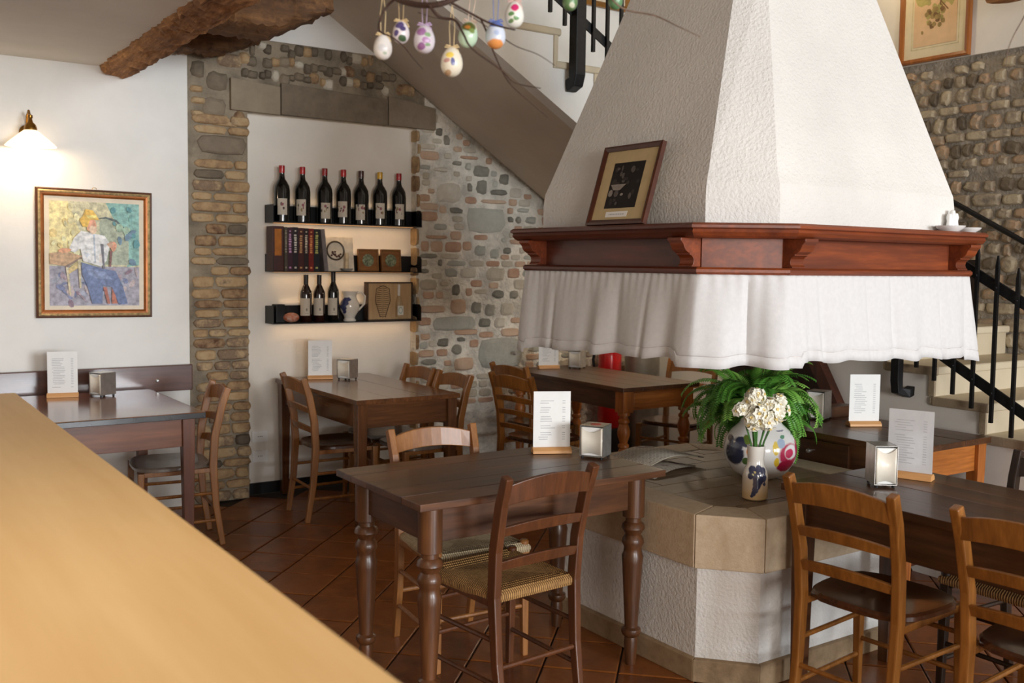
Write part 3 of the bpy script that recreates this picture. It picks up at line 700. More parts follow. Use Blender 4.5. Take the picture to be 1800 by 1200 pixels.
def make_chair(wood_, seat='wood', slats=3, seatmat=None, name='dining_chair'):
    m = CH[wood_]; t = thing(name, (0, 0, 0)); H = .86
    def post(s): return [(s*.172, -.24, 0), (s*.175, -.205, .22), (s*.178, -.19, .44), (s*.181, -.2, .6), (s*.186, -.235, .76), (s*.19, -.27, H)]
    def py(z):
        P = post(1)
        for (x0, y0, z0), (x1, y1, z1) in zip(P, P[1:]):
            if z0 <= z <= z1: k = (z-z0)/(z1-z0); return x0+(x1-x0)*k, y0+(y1-y0)*k
        return P[-1][0], P[-1][1]
    for s in (-1, 1):
        MB().bar(post(s), [.026, .028, .03, .03, .03, .03], [.03, .036, .042, .042, .04, .034]).build('back_leg', m, t, bevel=.005)
        MB().bar([(s*.192, .19, 0), (s*.19, .18, .43)], [.024, .034], [.024, .034]).build('leg', m, t, bevel=.005)
    zz = [(.8, .075, .03)]+([(.675, .05, .018), (.555, .05, .018)] if slats == 3 else [(.705, .042, .014), (.615, .042, .014), (.525, .042, .014)])
    for z, hh, arch in zz:
        x, y = py(z); n = 9; rings = []
        for k in range(n):
            u = -1+2*k/(n-1); bow = -.03*(1-u*u); zt = z+hh/2-arch*u*u*.9+(.02 if hh > .07 else 0); zb = z-hh/2+arch*.9*(1-u*u)*.6
            yy = y+bow*.8
            rings.append([(u*(x-.008), yy-.009, zb), (u*(x-.008), yy+.009, zb), (u*(x-.008), yy+.009-.012, zt), (u*(x-.008), yy-.009-.012, zt)])
        MB().loft(rings).build('backrest_slat', m, t, bevel=.003)
    if seat == 'wood':
        rings = []; n = 24
        def out(k, sc, z, dz=0):
            a = 2*PI*k/n; ca, sa = math.cos(a), math.sin(a); p = 3.6; q = (abs(ca)**p+abs(sa)**p)**(-1/p)
            wx = .205+.014*(sa*q); return (ca*q*wx*sc, .0+sa*q*.2*sc+.005, z)
        for sc, z in ((.9, .425), (1, .432), (1, .446), (.96, .455), (.8, .452), (.5, .444), (.2, .441)):
            rings.append([out(k, sc, z) for k in range(n)])
        MB().loft(rings).build('seat', seatmat or M_SEAT, t, True)
    else:
        # rush seat: four woven triangles with ridges
        mb = MB(); n = 22; c = (0, 0)
        cor = [(-.2, .195), (.2, .195), (.178, -.19), (-.178, -.19)]
        for i in range(4):
            a, b = Vector(cor[i]), Vector(cor[(i+1) % 4])
            for k in range(9):
                s0, s1 = 1-k/9.5, 1-(k+.92)/9.5
                q = [a*s0, b*s0, b*s1, a*s1]; zc = .452-.012*(k/9)
                mid = [(q[0]+q[3])/2, (q[1]+q[2])/2]
                mb.add([(*q[0], zc-.006), (*q[1], zc-.006), (*mid[1], zc+.003), (*mid[0], zc+.003), (*q[2], zc-.006), (*q[3], zc-.006)], [(0, 1, 2, 3), (3, 2, 4, 5)])
        # rounded rim
        mb.loft([[(x*sc, y*sc, z) for x, y in cor] for sc, z in ((.93, .412), (1.02, .418), (1.045, .43), (1.04, .442), (1.0, .4495))], True, True)
        MB_ = mb.build('seat', seatmat or M_RUSH, t, False)
        for s in (-1, 1):
            MB().lathe([(.019, .43), (.019, .46), (.012, .466)], 10, s*.19, .18).build('leg_cap', m, t, True)
    for s in (-1, 1):
        for z in (.14, .29):
            x, y = py(z); MB().tube([(s*x, y, z), (s*.191, .185, z)], .009, 8).build('stretcher', m, t, True)
    for z in (.2, .33): MB().tube([(-.19, .185, z), (.19, .185, z)], .009, 8).build('stretcher', m, t, True)
    x, y = py(.2); MB().tube([(-x, y, .2), (x, y, .2)], .009, 8).build('stretcher', m, t, True)
    for s in (-1, 1): MB().box(s*.178-.012, s*.178+.012, -.185, .185, .405, .43).build('seat_rail', m, t, bevel=.003)
    return t
def chair_at(t, mx, my, face, label):
    """mx,my: middle of the backrest top; face: heading of the chair in degrees (0 = +Y, clockwise)"""
    a = -math.radians(face); off = Vector((0, -.27, 0)); off.rotate(Matrix.Rotation(a, 3, 'Z'))
    t.location = (mx-off.x, my-off.y, 0); t.rotation_euler = (0, 0, a); tag(t, label, 'chair', 'ladder-back dining chairs'); return t
ch_h = make_chair('honey'); ch_l = make_chair('light', 'rush', 3, M_RUSHP); ch_d = make_chair('dark', 'rush', 3)
ch_4 = make_chair('honey', 'wood', 4); ch_b = make_chair('black', 'rush', 3); ch_m = make_chair('honey', 'wood', 3, plain('grey_worn_seat', (120, 108, 98), .3, 0, .4))
def cp(t): return copy_tree(t, (0, 0, 0))
chair_at(ch_d, 1.975, 2.64, -4, 'dark wooden chair with woven rush seat drawn up to the worn plank table')
chair_at(ch_l, 2.07, 3.62, 184, 'light brown chair with its arched top rail showing behind the worn plank table')
chair_at(ch_h, 2.635, 2.0, 86, 'honey-brown chair with saddle wooden seat nearest the hearth slab, seen from behind')
chair_at(cp(ch_h), 2.69, 1.435, 88, 'honey-brown chair cut off by the bottom right corner')
chair_at(ch_b, 3.745, 1.83, -90, 'blackish chair with woven seat on the far side of the long dark table')
chair_at(cp(ch_h), 2.265, 5.64, 93, 'brown chair left of the table under the bottle shelves')
chair_at(ch_m, 3.225, 5.79, -90, 'brown chair next to the niche corner, its back low against the white wall')
chair_at(cp(ch_m), 3.225, 5.345, -90, 'brown chair at the right near corner of the table under the bottle shelves')
chair_at(cp(ch_m), 1.77, 5.46, -84, 'brown chair at the end of the reddish table, beside the brick pier')
chair_at(ch_4, 3.47, 5.09, 84, 'ladder-back chair with four slats, the nearer of two before the stone wall')
chair_at(cp(ch_4), 3.8, 5.6, 87, 'ladder-back chair with four slats, the farther of two before the stone wall')
chair_at(cp(ch_h), 5.2, 5.24, -108, 'honey-brown chair right of the turned-leg table, partly behind the fern')

# ---- wall bench
bench = thing('wall_board', (1.0, 6.1, .74), 0, 'dark wooden board fixed to the white wall behind the reddish table', 'wall board')
M_BENCH = wood('bench_wood', (66, 38, 30), (112, 72, 58), 0, .3, .4, 4, .1)
MB().box(-.9, .835, .09, .125, 0, .16).build('board', M_BENCH, bench, bevel=.006)
for x in (-.62, -.3, .6): MB().box(x-.03, x+.03, .122, .134, -.1, .14).build('batten', M_BENCH, bench, bevel=.003)
BB = MB().lathe([(.012, -.002), (.012, .004), (.006, .009)], 10).mesh('bolt', M_STEEL)
for x in (-.32, .62): inst('bolt', BB, bench, (x, .09, .07), (PI/2, 0, 0))

# ---- bar counter in the foreground
bar = thing('bar_counter', (0, 1.5, 0), 0, 'pale wooden bar counter filling the lower left foreground', 'counter')
M_BAR = wood('counter_oak', (220, 178, 118), (238, 202, 146), 1, .6, 0, 1.6, .02)
MB().box(-.45, .493, -2.0, 2.14, 1.06, 1.1).build('counter_top', M_BAR, bar, bevel=.004)
MB().box(-.4, .44, -1.95, 2.08, 0, 1.06).build('counter_body', M_BAR, bar)

# ================================================================== TABLE THINGS
def text_lines(mb, w, h, z0, y, rows, r, mi):
    for k in range(rows):
        z = z0+h*(1-k/rows)
        if r.random() < .18: continue
        a = -w*.36+r.uniform(0, .01); b = a+w*r.uniform(.22, .42); mb.box(a, b, y, y+.0004, z, z+h/rows*.32, mi)
        mb.box(w*.28, w*.36, y, y+.0004, z, z+h/rows*.32, mi)
def menu(x, y, rz, label, mat=M_PAPER, w=.155, h=.235):
    t = thing('menu_stand', (x, y, .771), rz, label, 'menu', 'menu cards on wooden blocks')
    MB().loft([[(-w/2-.004, -.03, 0), (w/2+.004, -.03, 0), (w/2+.004, .03, 0), (-w/2-.004, .03, 0)], [(-w/2-.004, -.028, .012), (w/2+.004, -.028, .012), (w/2+.004, .028, .012), (-w/2-.004, .028, .012)],
               [(-w/2-.004, -.012, .024), (w/2+.004, -.012, .024), (w/2+.004, .012, .024), (-w/2-.004, .012, .024)]]).build('block', M_PINE, t, bevel=.002)
    mb = MB().box(-w/2, w/2, -.0012, .0012, .02, .02+h, 0); text_lines(mb, w, h*.72, .045, -.0017, 18, random.Random(int(x*100)), 1); text_lines(mb, -w, h*.72, .045, .0013, 18, random.Random(int(y*100)), 1)
    mb.build('card', [mat, M_INK], t)
AC = -YAW
menu(1.05, 5.98, AC+.35, 'pale menu card standing on the reddish table at the left')
menu(2.65, 6.12, AC+.25, 'menu card on the table under the bottle shelves')
menu(4.4, 5.95, AC+.3, 'menu card on the turned-leg table by the stone wall')
menu(2.44, 3.27, AC+.15, 'menu card standing on the worn plank table')
menu(4.2, 3.05, AC+.1, 'bright white menu card on the small orange-brown table')
menu(3.3, 2.19, AC-.62, 'greyish clear menu card on the long dark table', M_PAPERG, .16, .235)
def napkins(x, y, rz, label, w=.1, d=.1, h=.135):
    t = thing('napkin_dispenser', (x, y, .771), rz, label, 'napkin dispenser', 'steel napkin dispensers')
    w2, d2 = w/2, d/2
    MB().box(-w2, w2, -d2, -d2+.0015, .012, h).box(-w2, w2, d2-.0015, d2, .012, h).box(-w2, w2, -d2, d2, h-.0015, h).box(-w2, w2, -d2, d2, .01, .012).build('housing', M_STEEL, t)
    # curved face plates left and right with a scoop cut out of top and bottom
    for s in (-1, 1):
        mb = MB(); n = 10; up = []; dn = []
        for k in range(n+1):
            u = -1+2*k/n; yy = u*(d2-.004); sc = .02*(1-u*u)
            up.append((s*(w2+.003*(1-u*u)), yy, h-.006-sc)); dn.append((s*(w2+.003*(1-u*u)), yy, .014+sc*.6))
        mb.loft([dn, up], False, False); o = mb.build('face_plate', plain('napkin_cream', (236, 228, 212), .35, 0, .2, .02), t, True); m_ = o.modifiers.new('t', 'SOLIDIFY'); m_.thickness = .0015
    MB().box(-w2+.006, w2-.006, -d2+.006, d2-.006, .014, h-.008).build('napkins', M_PAPER, t)
    for sx in (-1, 1):
        for sy in (-1, 1): MB().lathe([(.006, 0), (.006, .012)], 8, sx*(w2-.01), sy*(d2-.01)).build('foot', M_BLACK, t)
    return t
napkins(1.25, 5.93, .45, 'shiny steel napkin dispenser on the reddish table')
napkins(2.8, 6.02, .55, 'steel napkin dispenser on the table under the bottle shelves')
napkins(4.6, 5.86, .5, 'steel napkin dispenser on the turned-leg table')
nD = napkins(2.535, 3.1, .55, 'steel napkin dispenser with a red and white top on the worn plank table')
MB().lathe([(.022, .1352), (.022, .136)], 16).build('top_print', plain('red_print', (190, 36, 40), .4), nD)
napkins(4.17, 3.3, .3, 'steel napkin dispenser beside the fern on the small drawer table', .095, .095, .15)
napkins(3.1, 2.17, .95, 'steel napkin dispenser on the long dark table', .1, .08, .15)
MB().box(-.1, .1, -.05, .05, 0, .055).build('wooden_box', WD[0], None, bevel=.004, label='low brown wooden box behind the dispenser on the small drawer table', cat='box').location = (4.36, 3.34, .771)

# ================================================================== HEARTH THINGS
RZ = -YAW
# small vase with narcissi
vase = thing('flower_vase', (2.99, 2.66, .637), RZ, 'small cream majolica vase with a blue cornucopia and white narcissi', 'vase')
NAVY = (54, 58, 88)
mv = spots('vase_glaze', (238, 234, 226), [((-.02, -.05, .118), (.016, .05, .02), NAVY), ((.004, -.05, .125), (.014, .05, .016), NAVY), ((.02, -.05, .112), (.014, .05, .022), NAVY), ((-.002, -.05, .104), (.034, .05, .022), NAVY), ((.024, -.05, .088), (.012, .05, .016), (74, 78, 108)), ((-.028, -.05, .096), (.01, .05, .014), NAVY),
      ((0, -.05, .082), (.022, .05, .024), (62, 66, 96)), ((-.004, -.05, .062), (.017, .05, .022), (66, 70, 100)), ((-.01, -.05, .044), (.012, .05, .018), (62, 66, 96)), ((-.017, -.05, .028), (.009, .05, .012), NAVY), ((-.023, -.05, .018), (.006, .05, .006), NAVY), ((.026, -.05, .066), (.007, .05, .008), (80, 84, 112)),
      ((-.012, -.05, .112), (.005, .05, .005), (214, 196, 130)), ((.008, -.05, .11), (.005, .05, .004), (222, 222, 228)), ((.016, -.05, .1), (.004, .05, .006), (226, 226, 232)), ((-.02, -.05, .102), (.004, .05, .004), (214, 206, 150)), ((.0, -.05, .095), (.003, .05, .004), (230, 226, 210))], .15, .6, .005, (.02, .12, (214, 182, 134)))
MB().lathe([(.046, 0), (.05, .004), (.051, .03), (.05, .09), (.044, .115), (.034, .135), (.032, .16), (.034, .195), (.036, .21), (.031, .21), (.029, .15), (.001, .13)], 32).build('vase_body', mv, vase, True)
M_STEM = plain('stem_green', (70, 118, 56), .5)
M_PET = plain('petal_white', (250, 246, 230), .6, 0, 0, .02); M_CUP = plain('petal_yellow', (240, 214, 140), .6, 0, 0, .06)
fl = MB()
for k in range(6):
    a = 2*PI*k/6
    ca, sa = math.cos(a), math.sin(a)
    def P(r, t, z): return (r*ca-t*sa, r*sa+t*ca, z)
    fl.add([P(.002, 0, 0), P(.013, -.0115, .004), P(.024, 0, .001), P(.013, .0115, .004)], [(0, 1, 2, 3)], 0)
fl.lathe([(.003, 0), (.006, .006), (.005, .0065), (.001, .002)], 8, mi=1)
FM = fl.mesh('blossom', [M_PET, M_CUP])
rf = random.Random(11)
heads = [(-.012, -.01, .405, .042), (-.06, .0, .345, .036), (-.005, -.03, .335, .05), (.045, -.01, .36, .045), (.085, .01, .345, .05), (.035, -.03, .315, .045), (-.02, -.03, .312, .04), (.09, .02, .375, .04), (-.025, .01, .37, .035)]
for i, (hx, hy, hz_, hr) in enumerate(heads):
    st = MB().tube([(hx*.2, hy*.2, .14), (hx*.35, hy*.35, .22), (hx, hy, hz_)], .0035, 6).build('stem', M_STEM, vase, True)
    for k in range(15):
        d = Vector((rf.gauss(0, 1), rf.gauss(0, 1)-.5, rf.gauss(0, 1))).normalized()
        o = inst('blossom', FM, st, Vector((hx, hy, hz_))+d*hr*rf.uniform(.55, .85), d.to_track_quat('Z', 'Y').to_euler(), (1.1,)*3)
# large jug
jug = thing('majolica_jug', (3.33, 2.94, .634), RZ, 'large round white majolica jug painted with pink, blue and orange flowers', 'jug')
jm = spots('jug_glaze', (240, 238, 234), [((.1, -.13, .12), (.058, .12, .05), (196, 52, 92)), ((.085, -.15, .07), (.05, .12, .03), (164, 24, 62)), ((.105, -.13, .13), (.036, .12, .034), (246, 240, 240)), ((.095, -.14, .125), (.022, .12, .022), (206, 60, 100)), ((.14, -.1, .15), (.014, .1, .05), (204, 70, 108)),
      ((-.13, -.1, .12), (.034, .12, .06), (52, 56, 78)), ((-.1, -.12, .17), (.03, .12, .022), (62, 66, 92)), ((-.14, -.1, .18), (.014, .1, .03), (56, 58, 84)), ((-.07, -.14, .135), (.02, .1, .035), (232, 142, 36)), ((-.09, -.13, .09), (.014, .1, .016), (84, 112, 60)), ((-.085, -.13, .18), (.012, .1, .022), (108, 130, 58)),
      ((.03, -.15, .15), (.016, .1, .03), (238, 206, 84)), ((.035, -.15, .09), (.012, .1, .022), (240, 200, 60)), ((.055, -.15, .17), (.02, .1, .02), (176, 196, 222)), ((.13, -.1, .2), (.02, .1, .008), (120, 160, 140)), ((.065, -.14, .195), (.012, .1, .008), (110, 160, 130)), ((-.06, -.14, .075), (.01, .1, .012), (96, 120, 66)),
      ((.06, -.14, .218), (.026, .1, .0035), (150, 150, 160)), ((-.06, -.14, .218), (.02, .1, .0035), (150, 150, 160)), ((.075, -.1, .275), (.008, .1, .01), (92, 104, 160))], .15, .6, .004)
MB().lathe([(.075, 0), (.085, .006), (.12, .03), (.15, .08), (.157, .125), (.15, .165), (.125, .205), (.092, .235), (.076, .262), (.072, .285), (.078, .308), (.084, .316), (.077, .316), (.066, .285), (.068, .25), (.001, .2)], 40).build('jug_body', jm, jug, True)
MB().tube([(.0, .07, .3), (.0, .12, .31), (.0, .165, .28), (.0, .17, .24), (.0, .14, .19)], .011, 10).build('handle', jm, jug, True)
# newspapers
def paper(x, y, rz, w, d, lift, name, label, dz=0):
    mb = MB(); n = 12
    top = []
    rings = []
    for k in range(n+1):
        u = k/n; zz = dz+.004+lift*math.sin(u*PI)*(1-.4*u)
        rings.append([(-w/2+w*u, -d/2, zz), (-w/2+w*u, d/2, zz+.002)])
    mb.loft(rings, False, False)
    r = random.Random(int(x*999))
    o = mb.build(name, NEWS, None, True, label=label, cat='newspaper', group='folded newspapers on the hearth')
    s = o.modifiers.new('t', 'SOLIDIFY'); s.thickness = .004
    o.location = (x, y, .637); o.rotation_euler = (0, 0, rz); return o
NEWS, nt, ln, bb = newmat('newsprint', .7)
v = coords(nt, ln, (1, 1, 1)); w = nt.new('ShaderNodeTexBrick'); w.inputs['Scale'].default_value = 22; w.inputs['Color1'].default_value = c4((176, 166, 152)); w.inputs['Color2'].default_value = c4((140, 130, 120)); w.inputs['Mortar'].default_value = c4((206, 198, 182)); w.inputs['Mortar Size'].default_value = .03
ln.new(v, w.inputs['Vector']); ck = noise(nt, ln, v, 9, 1); mx = nt.new('ShaderNodeMix'); mx.data_type = 'RGBA'; st = nt.new('ShaderNodeMath'); st.operation = 'GREATER_THAN'; st.inputs[1].default_value = .66
ln.new(ck, st.inputs[0]); ln.new(st.outputs[0], mx.inputs[0]); ln.new(w.outputs['Color'], mx.inputs[6]); mx.inputs[7].default_value = c4((112, 92, 92)); ln.new(mx.outputs[2], bb.inputs['Base Color'])
paper(3.02, 3.3, .3, .36, .26, .02, 'newspaper', 'folded newspaper lying beside the plank table on the hearth')
paper(3.12, 3.36, .05, .34, .25, .035, 'newspaper', 'newspaper with curled pages lying on top of another near the jug', .03)
# fern
fern = thing('potted_fern', (3.57, 3.19, .634), 0, 'lush green potted fern standing under the hood valance', 'plant')
M_FERN, nt, ln, bb = newmat('fern_green', .45)
oi = nt.new('ShaderNodeObjectInfo'); v = coords(nt, ln); nf = noise(nt, ln, v, 30); ad = nt.new('ShaderNodeMath'); ad.operation = 'ADD'; ln.new(oi.outputs['Random'], ad.inputs[0]); ln.new(nf, ad.inputs[1])
hf = nt.new('ShaderNodeMath'); hf.operation = 'MULTIPLY'; hf.inputs[1].default_value = .5; ln.new(ad.outputs[0], hf.inputs[0])
ln.new(ramp(nt, ln, hf.outputs[0], [(.2, (62, 118, 40)), (.5, (100, 160, 58)), (.8, (152, 200, 92))]), bb.inputs['Base Color'])
MB().lathe([(.07, 0), (.08, .006), (.1, .15), (.108, .16), (.108, .18), (.096, .18), (.092, .14), (.001, .13)], 24).build('pot', plain('dark_pot', (34, 34, 40), .4), fern, True)
FR = []
for s in range(6):
    r = random.Random(40+s); mb = MB(); L = r.uniform(.3, .42); n = 30; pts = []
    el = r.uniform(.75, 1.25); drop = r.uniform(1.9, 3.0)
    p = Vector((0, 0, 0)); a = el
    for k in range(n+1):
        pts.append(p.copy()); a = el-drop*(k/n)**1.3; p = p+Vector((math.cos(a), 0, math.sin(a)))*L/n
    mb.tube([tuple(q) for q in pts[::6]], .002, 4)
    for k in range(3, n+1):
        t = k/n; q = pts[k]; d = (pts[k]-pts[k-1]).normalized(); nrm = Vector((-d.z, 0, d.x))
        ll = .05*math.sin(min(1, .12+t*1.1)*PI*.93)**.7+.006
        for sd in (-1, 1):
            y = Vector((0, sd, 0)); tip = q+y*ll+d*ll*.35-nrm*ll*.25; wdt = .0066
            m1 = q+(tip-q)*.45
            mb.add([q, m1+d*wdt-nrm*.001, tip, m1-d*wdt+nrm*.001, m1+nrm*.003], [(0, 1, 4), (1, 2, 4), (2, 3, 4), (3, 0, 4)])
    FR.append(mb.mesh('frond', M_FERN))
rf = random.Random(21)
for k in range(150):
    a = k*2.39996; sc = rf.uniform(.55, 1.1); tilt = rf.uniform(-.55, .6)
    rr = .07*math.sqrt(rf.random())
    inst('frond', FR[k % 6], fern, (rr*math.cos(a), rr*math.sin(a), .17+rf.uniform(0, .12)), (rf.uniform(-.3, .3), -tilt, a+rf.uniform(-.3, .3)), (sc, sc*1.1, sc))

# ---- things by the stone wall corner
ext = thing('fire_extinguisher', (5.12, 6.1, .25), 0, 'red fire extinguisher with black hose before the stone wall', 'fire extinguisher')
M_RED = plain('extinguisher_red', (196, 14, 22), .3, 0, .5, .05)
MB().lathe([(.085, 0), (.092, .01), (.092, .58), (.085, .62), (.05, .67), (.025, .69), (.025, .72)], 24).build('cylinder', M_RED, ext, True)
MB().lathe([(.02, .72), (.02, .77), (.012, .78)], 10).build('valve', M_BLACK, ext, True)
MB().tube([(0, 0, .75), (-.08, -.02, .8), (-.15, -.02, .72), (-.17, 0, .55), (-.14, 0, .35)], .012, 8).build('hose', M_BLACK, ext, True)
MB().box(-.1, .1, -.1, .1, -.25, .0).build('stand', M_BLACK, ext, bevel=.01)
binn = thing('metal_bin', (5.42, 6.05, 0), 0, 'tall grey metal cylinder beside the fire extinguisher', 'bin')
MB().lathe([(.135, 0), (.14, .01), (.14, .84), (.133, .85), (.125, .85), (.11, .02), (.001, .015)], 28).build('bin_body', plain('dull_zinc', (128, 124, 118), .4, .7, 0, .15, 6), binn, True)
MB().tube([(.14*math.cos(k*PI/6), .14*math.sin(k*PI/6), .83) for k in range(13)], .006, 8).build('rim', M_STEEL, binn, True)

# ================================================================== NICHE SHELVES
SH = {}
for zz, nm in ((1.80, 'highest'), (1.48, 'middle'), (1.14, 'lowest')):
    t = thing('wall_shelf', (2.86, 6.34, zz), 0, nm+' black metal shelf in the white niche', 'shelf', 'black metal niche shelves')
    MB().box(-.5, .59, -.15, 0, -.006, 0).build('shelf_plate', M_BLACK, t)
    MB().box(-.5, .59, -.004, 0, 0, .11).build('back_lip', M_BLACK, t)
    MB().box(-.503, -.5, -.15, 0, -.006, .11).build('end_plate', M_BLACK, t)
    MB().prism([(-.15, 0), (0, 0), (0, .11), (-.13, .11), (-.15, .09)], 0, .585, .589).build('end_plate', M_BLACK, t)
    MB().box(-.47, .56, -.075, -.06, -.009, -.0062).build('led_strip', emit('warm_led', (255, 190, 120), .5), t)
    for nm2, dy, dz, az, pw in (('led_down', -.068, -.012, -1, .45), ('led_up', -.03, .116, 1, .2)):
        area(nm2, (2.9, 6.34+dy, zz+dz), (2.9, 6.34+dy+(.001 if az < 0 else -.002), zz+dz+az), 1.0, .006, pw, (1, .66, .36))
# bottles
def cyl_patch(r, a0, a1, z0, z1, n=10):
    mb = MB(); A = [a0+(a1-a0)*k/n for k in range(n+1)]
    mb.loft([[(r*math.cos(a), r*math.sin(a), z0) for a in A], [(r*math.cos(a), r*math.sin(a), z1) for a in A]], False, False); return mb
def label_mat(i, art):
    r = random.Random(i*13+5); sp_ = []
    for k in range(7):
        sp_.append(((r.uniform(-.03, .03), -.05, r.uniform(.07, .13)), (r.uniform(.002, .007), .05, r.uniform(.004, .014)), r.choice(((60, 54, 50), (84, 70, 60), (128, 60, 66), (150, 130, 84)))))
    sp_.append(((.014, -.05, .112), (.009, .05, .011), (146, 84, 92)))
    return spots('bottle_label_%d' % i, (206, 196, 180), sp_ if art else [((.012, -.05, .085), (.006, .05, .011), (132, 126, 112)), ((.012, -.05, .06), (.016, .05, .0012), (150, 146, 138))], .6, 0, .003)
capc = [(176, 20, 28), (180, 22, 30), (150, 20, 26), (186, 24, 32), (66, 32, 28), (214, 164, 36), (170, 22, 34)]
ordw = ['first', 'second', 'third', 'fourth', 'fifth', 'sixth', 'seventh']
capn = ['red', 'red', 'dark red', 'red', 'brown', 'yellow', 'red']
big = MB().lathe([(.048, 0), (.052, .004), (.052, .2), (.048, .232), (.036, .258), (.022, .278), (.0175, .3), (.017, .35), (.0185, .352), (.0185, .36), (.012, .362)], 24).mesh('glass', M_GLASS, True)
small = MB().lathe([(.036, 0), (.039, .004), (.039, .185), (.036, .205), (.024, .232), (.0155, .25), (.0145, .3), (.0155, .302), (.0155, .312), (.01, .314)], 22)
smallm = [small.mesh('glass', M_GLASSR, True), small.mesh('glass', M_GLASS, True)]
for i, x in enumerate([2.445, 2.587, 2.745, 2.881, 3.0125, 3.155, 3.302]):
    t = thing('wine_bottle', (x, 6.262, 1.8005), RZ+.0, 'magnum wine bottle with %s cap, %s from the left on the highest shelf' % (capn[i], ordw[i]), 'bottle', 'magnum bottles on the highest shelf')
    inst('glass', big, t); da = random.Random(i).uniform(-.05, .35)
    cyl_patch(.0526, -PI/2-.62+da, -PI/2+.62+da, .045 if i not in (2, 4) else .03, .15 if i not in (2, 4) else .135).build('label', label_mat(i, True), t, True)
    MB().lathe([(.0185, .318), (.0188, .32), (.0192, .352), (.019, .365), (.012, .3665)], 18).build('capsule', plain('capsule_%d' % i, capc[i], .35, 0, .3), t, True)
for i, x in enumerate([2.606, 2.70, 2.802]):
    t = thing('wine_bottle', (x, 6.25, 1.1405), RZ, 'dark wine bottle with pale label, %s of three on the lowest shelf' % ordw[i], 'bottle', 'wine bottles on the lowest shelf')
    inst('glass', smallm[0 if i < 2 else 1], t, sc=(1, 1, 1.0 if i < 2 else 1.06))
    cyl_patch(.0396, -PI/2-.95, -PI/2+.9, .045, .16).build('label', label_mat(20+i, False), t, True)
    MB().lathe([(.0158, .252), (.0162, .3), (.0162, .316), (.01, .3175)], 16).build('capsule', plain('dark_capsule_%d' % i, (26, 16, 18), .4), t, True).scale = (1, 1, 1 if i < 2 else 1.06)
# books
def book(x, w, h, c, label, lean=0, tc=(190, 180, 170), y=6.245, d=.17, title=True):
    t = thing('book', (x, y, 1.4805), 0, label, 'book', 'books on the middle shelf')
    t.rotation_euler = (0, lean, 0)
    m = plain('book_'+label[:14].replace(' ', '_')+str(int(x*1000)), c, .45, 0, .2, .1)
    d2 = .085
    MB().box(-w/2, w/2, -.05, -.046, 0, h).box(-w/2, -w/2+.002, -.046, d2-.02, 0, h).box(w/2-.002, w/2, -.046, d2-.02, 0, h).build('cover', m, t)
    MB().box(-w/2+.002, w/2-.002, -.046, d2-.024, .003, h-.003).build('pages', M_PAPER, t)
    if title:
        r = random.Random(int(x*1000)); mb = MB(); z = h*.42
        while z < h*.84:
            l = r.uniform(.006, .016); mb.box(-w*.22+r.uniform(-.002, .001), w*.2+r.uniform(-.001, .002), -.0506, -.05, z, z+l); z += l+r.uniform(.002, .006)
        mb.box(-w*.2, w*.2, -.0506, -.05, h*.06, h*.1).box(-w*.15, w*.15, -.0506, -.05, h*.9, h*.93)
        mb.build('title', plain('title_'+str(int(x*1000)), tc, .5), t, kind='stuff')
    return t
bk = thing('book', (2.395, 6.245, 1.4805), 0, 'wooden wine book with an orange panel, first at the left of the middle shelf', 'book', 'books on the middle shelf')
MB().box(-.04, .036, -.05, .06, 0, .29).build('cover', plain('book_brown', (66, 26, 18), .5), bk, bevel=.002)
MB().box(-.026, .02, -.0512, -.05, .1, .272).build('panel', plain('book_orange', (176, 104, 22), .6), bk)
book(2.4450, 0.0210, .285, (74, 66, 52), 'olive grey book beside the orange panelled one', 0, (150, 140, 120))
book(2.4740, 0.0350, .283, (58, 20, 40), 'plum coloured book with magenta foot on the middle shelf', 0, (196, 150, 190))
book(2.5105, 0.0360, .286, (30, 16, 26), 'black book with white title in the dark row on the middle shelf', 0, (214, 208, 196))
book(2.5490, 0.0390, .282, (66, 20, 22), 'wine-red book with golden title on the middle shelf', 0, (196, 150, 100))
book(2.5855, 0.0320, .281, (34, 18, 22), 'dark slim book with cream title on the middle shelf', 0, (206, 192, 170))
book(2.6200, 0.0350, .28, (120, 26, 20), 'bright red book on the middle shelf', 0, (226, 150, 90))
book(2.6590, 0.0410, .278, (20, 24, 32), 'black book with yellow-green title on the middle shelf', 0, (190, 190, 110))
book(2.729, .028, .28, (120, 112, 112), 'grey book leaning at the right end of the row', -.1, (90, 84, 88), title=False)
# tile panel with ring, candle, two small framed medallions
tp = thing('ceramic_panel', (2.865, 6.275, 1.4805), 0, 'cream ceramic panel with an embossed ring behind the candle', 'panel')
tp.rotation_euler = (-.12, 0, 0)
MB().box(-.105, .105, 0, .012, 0, .235).build('plate', plain('cream_ceramic', (224, 212, 192), .5, 0, 0, .08), tp, bevel=.003)
MB().tube([(.062*math.cos(2*PI*k/28)-.03, -.004, .14+.062*math.sin(2*PI*k/28)) for k in range(29)], .006, 8).build('ring', plain('ring_dark', (70, 58, 44), .4), tp, True)
gp = MB()
for k in range(14):
    r = random.Random(k); gp.lathe([(.001, -.007), (.007, -.003), (.008, 0), (.007, .003), (.001, .007)], 8, r.uniform(-.07, .01), 0); 
    for j in range(len(gp.v)-40, len(gp.v)): x_, y_, z_ = gp.v[j]; gp.v[j] = (x_, y_-.003, z_+.1+(k % 5)*.008)
gp.build('relief', plain('relief_brown', (92, 60, 50), .4), tp, True)
ca = thing('candle_holder', (2.885, 6.215, 1.4805), 0, 'ivory candle in a small grey dish on the middle shelf', 'candle')
MB().lathe([(.02, 0), (.034, .006), (.044, .02), (.041, .02), (.03, .009), (.001, .007)], 20).build('dish', plain('grey_dish', (150, 148, 142), .4), ca, True)
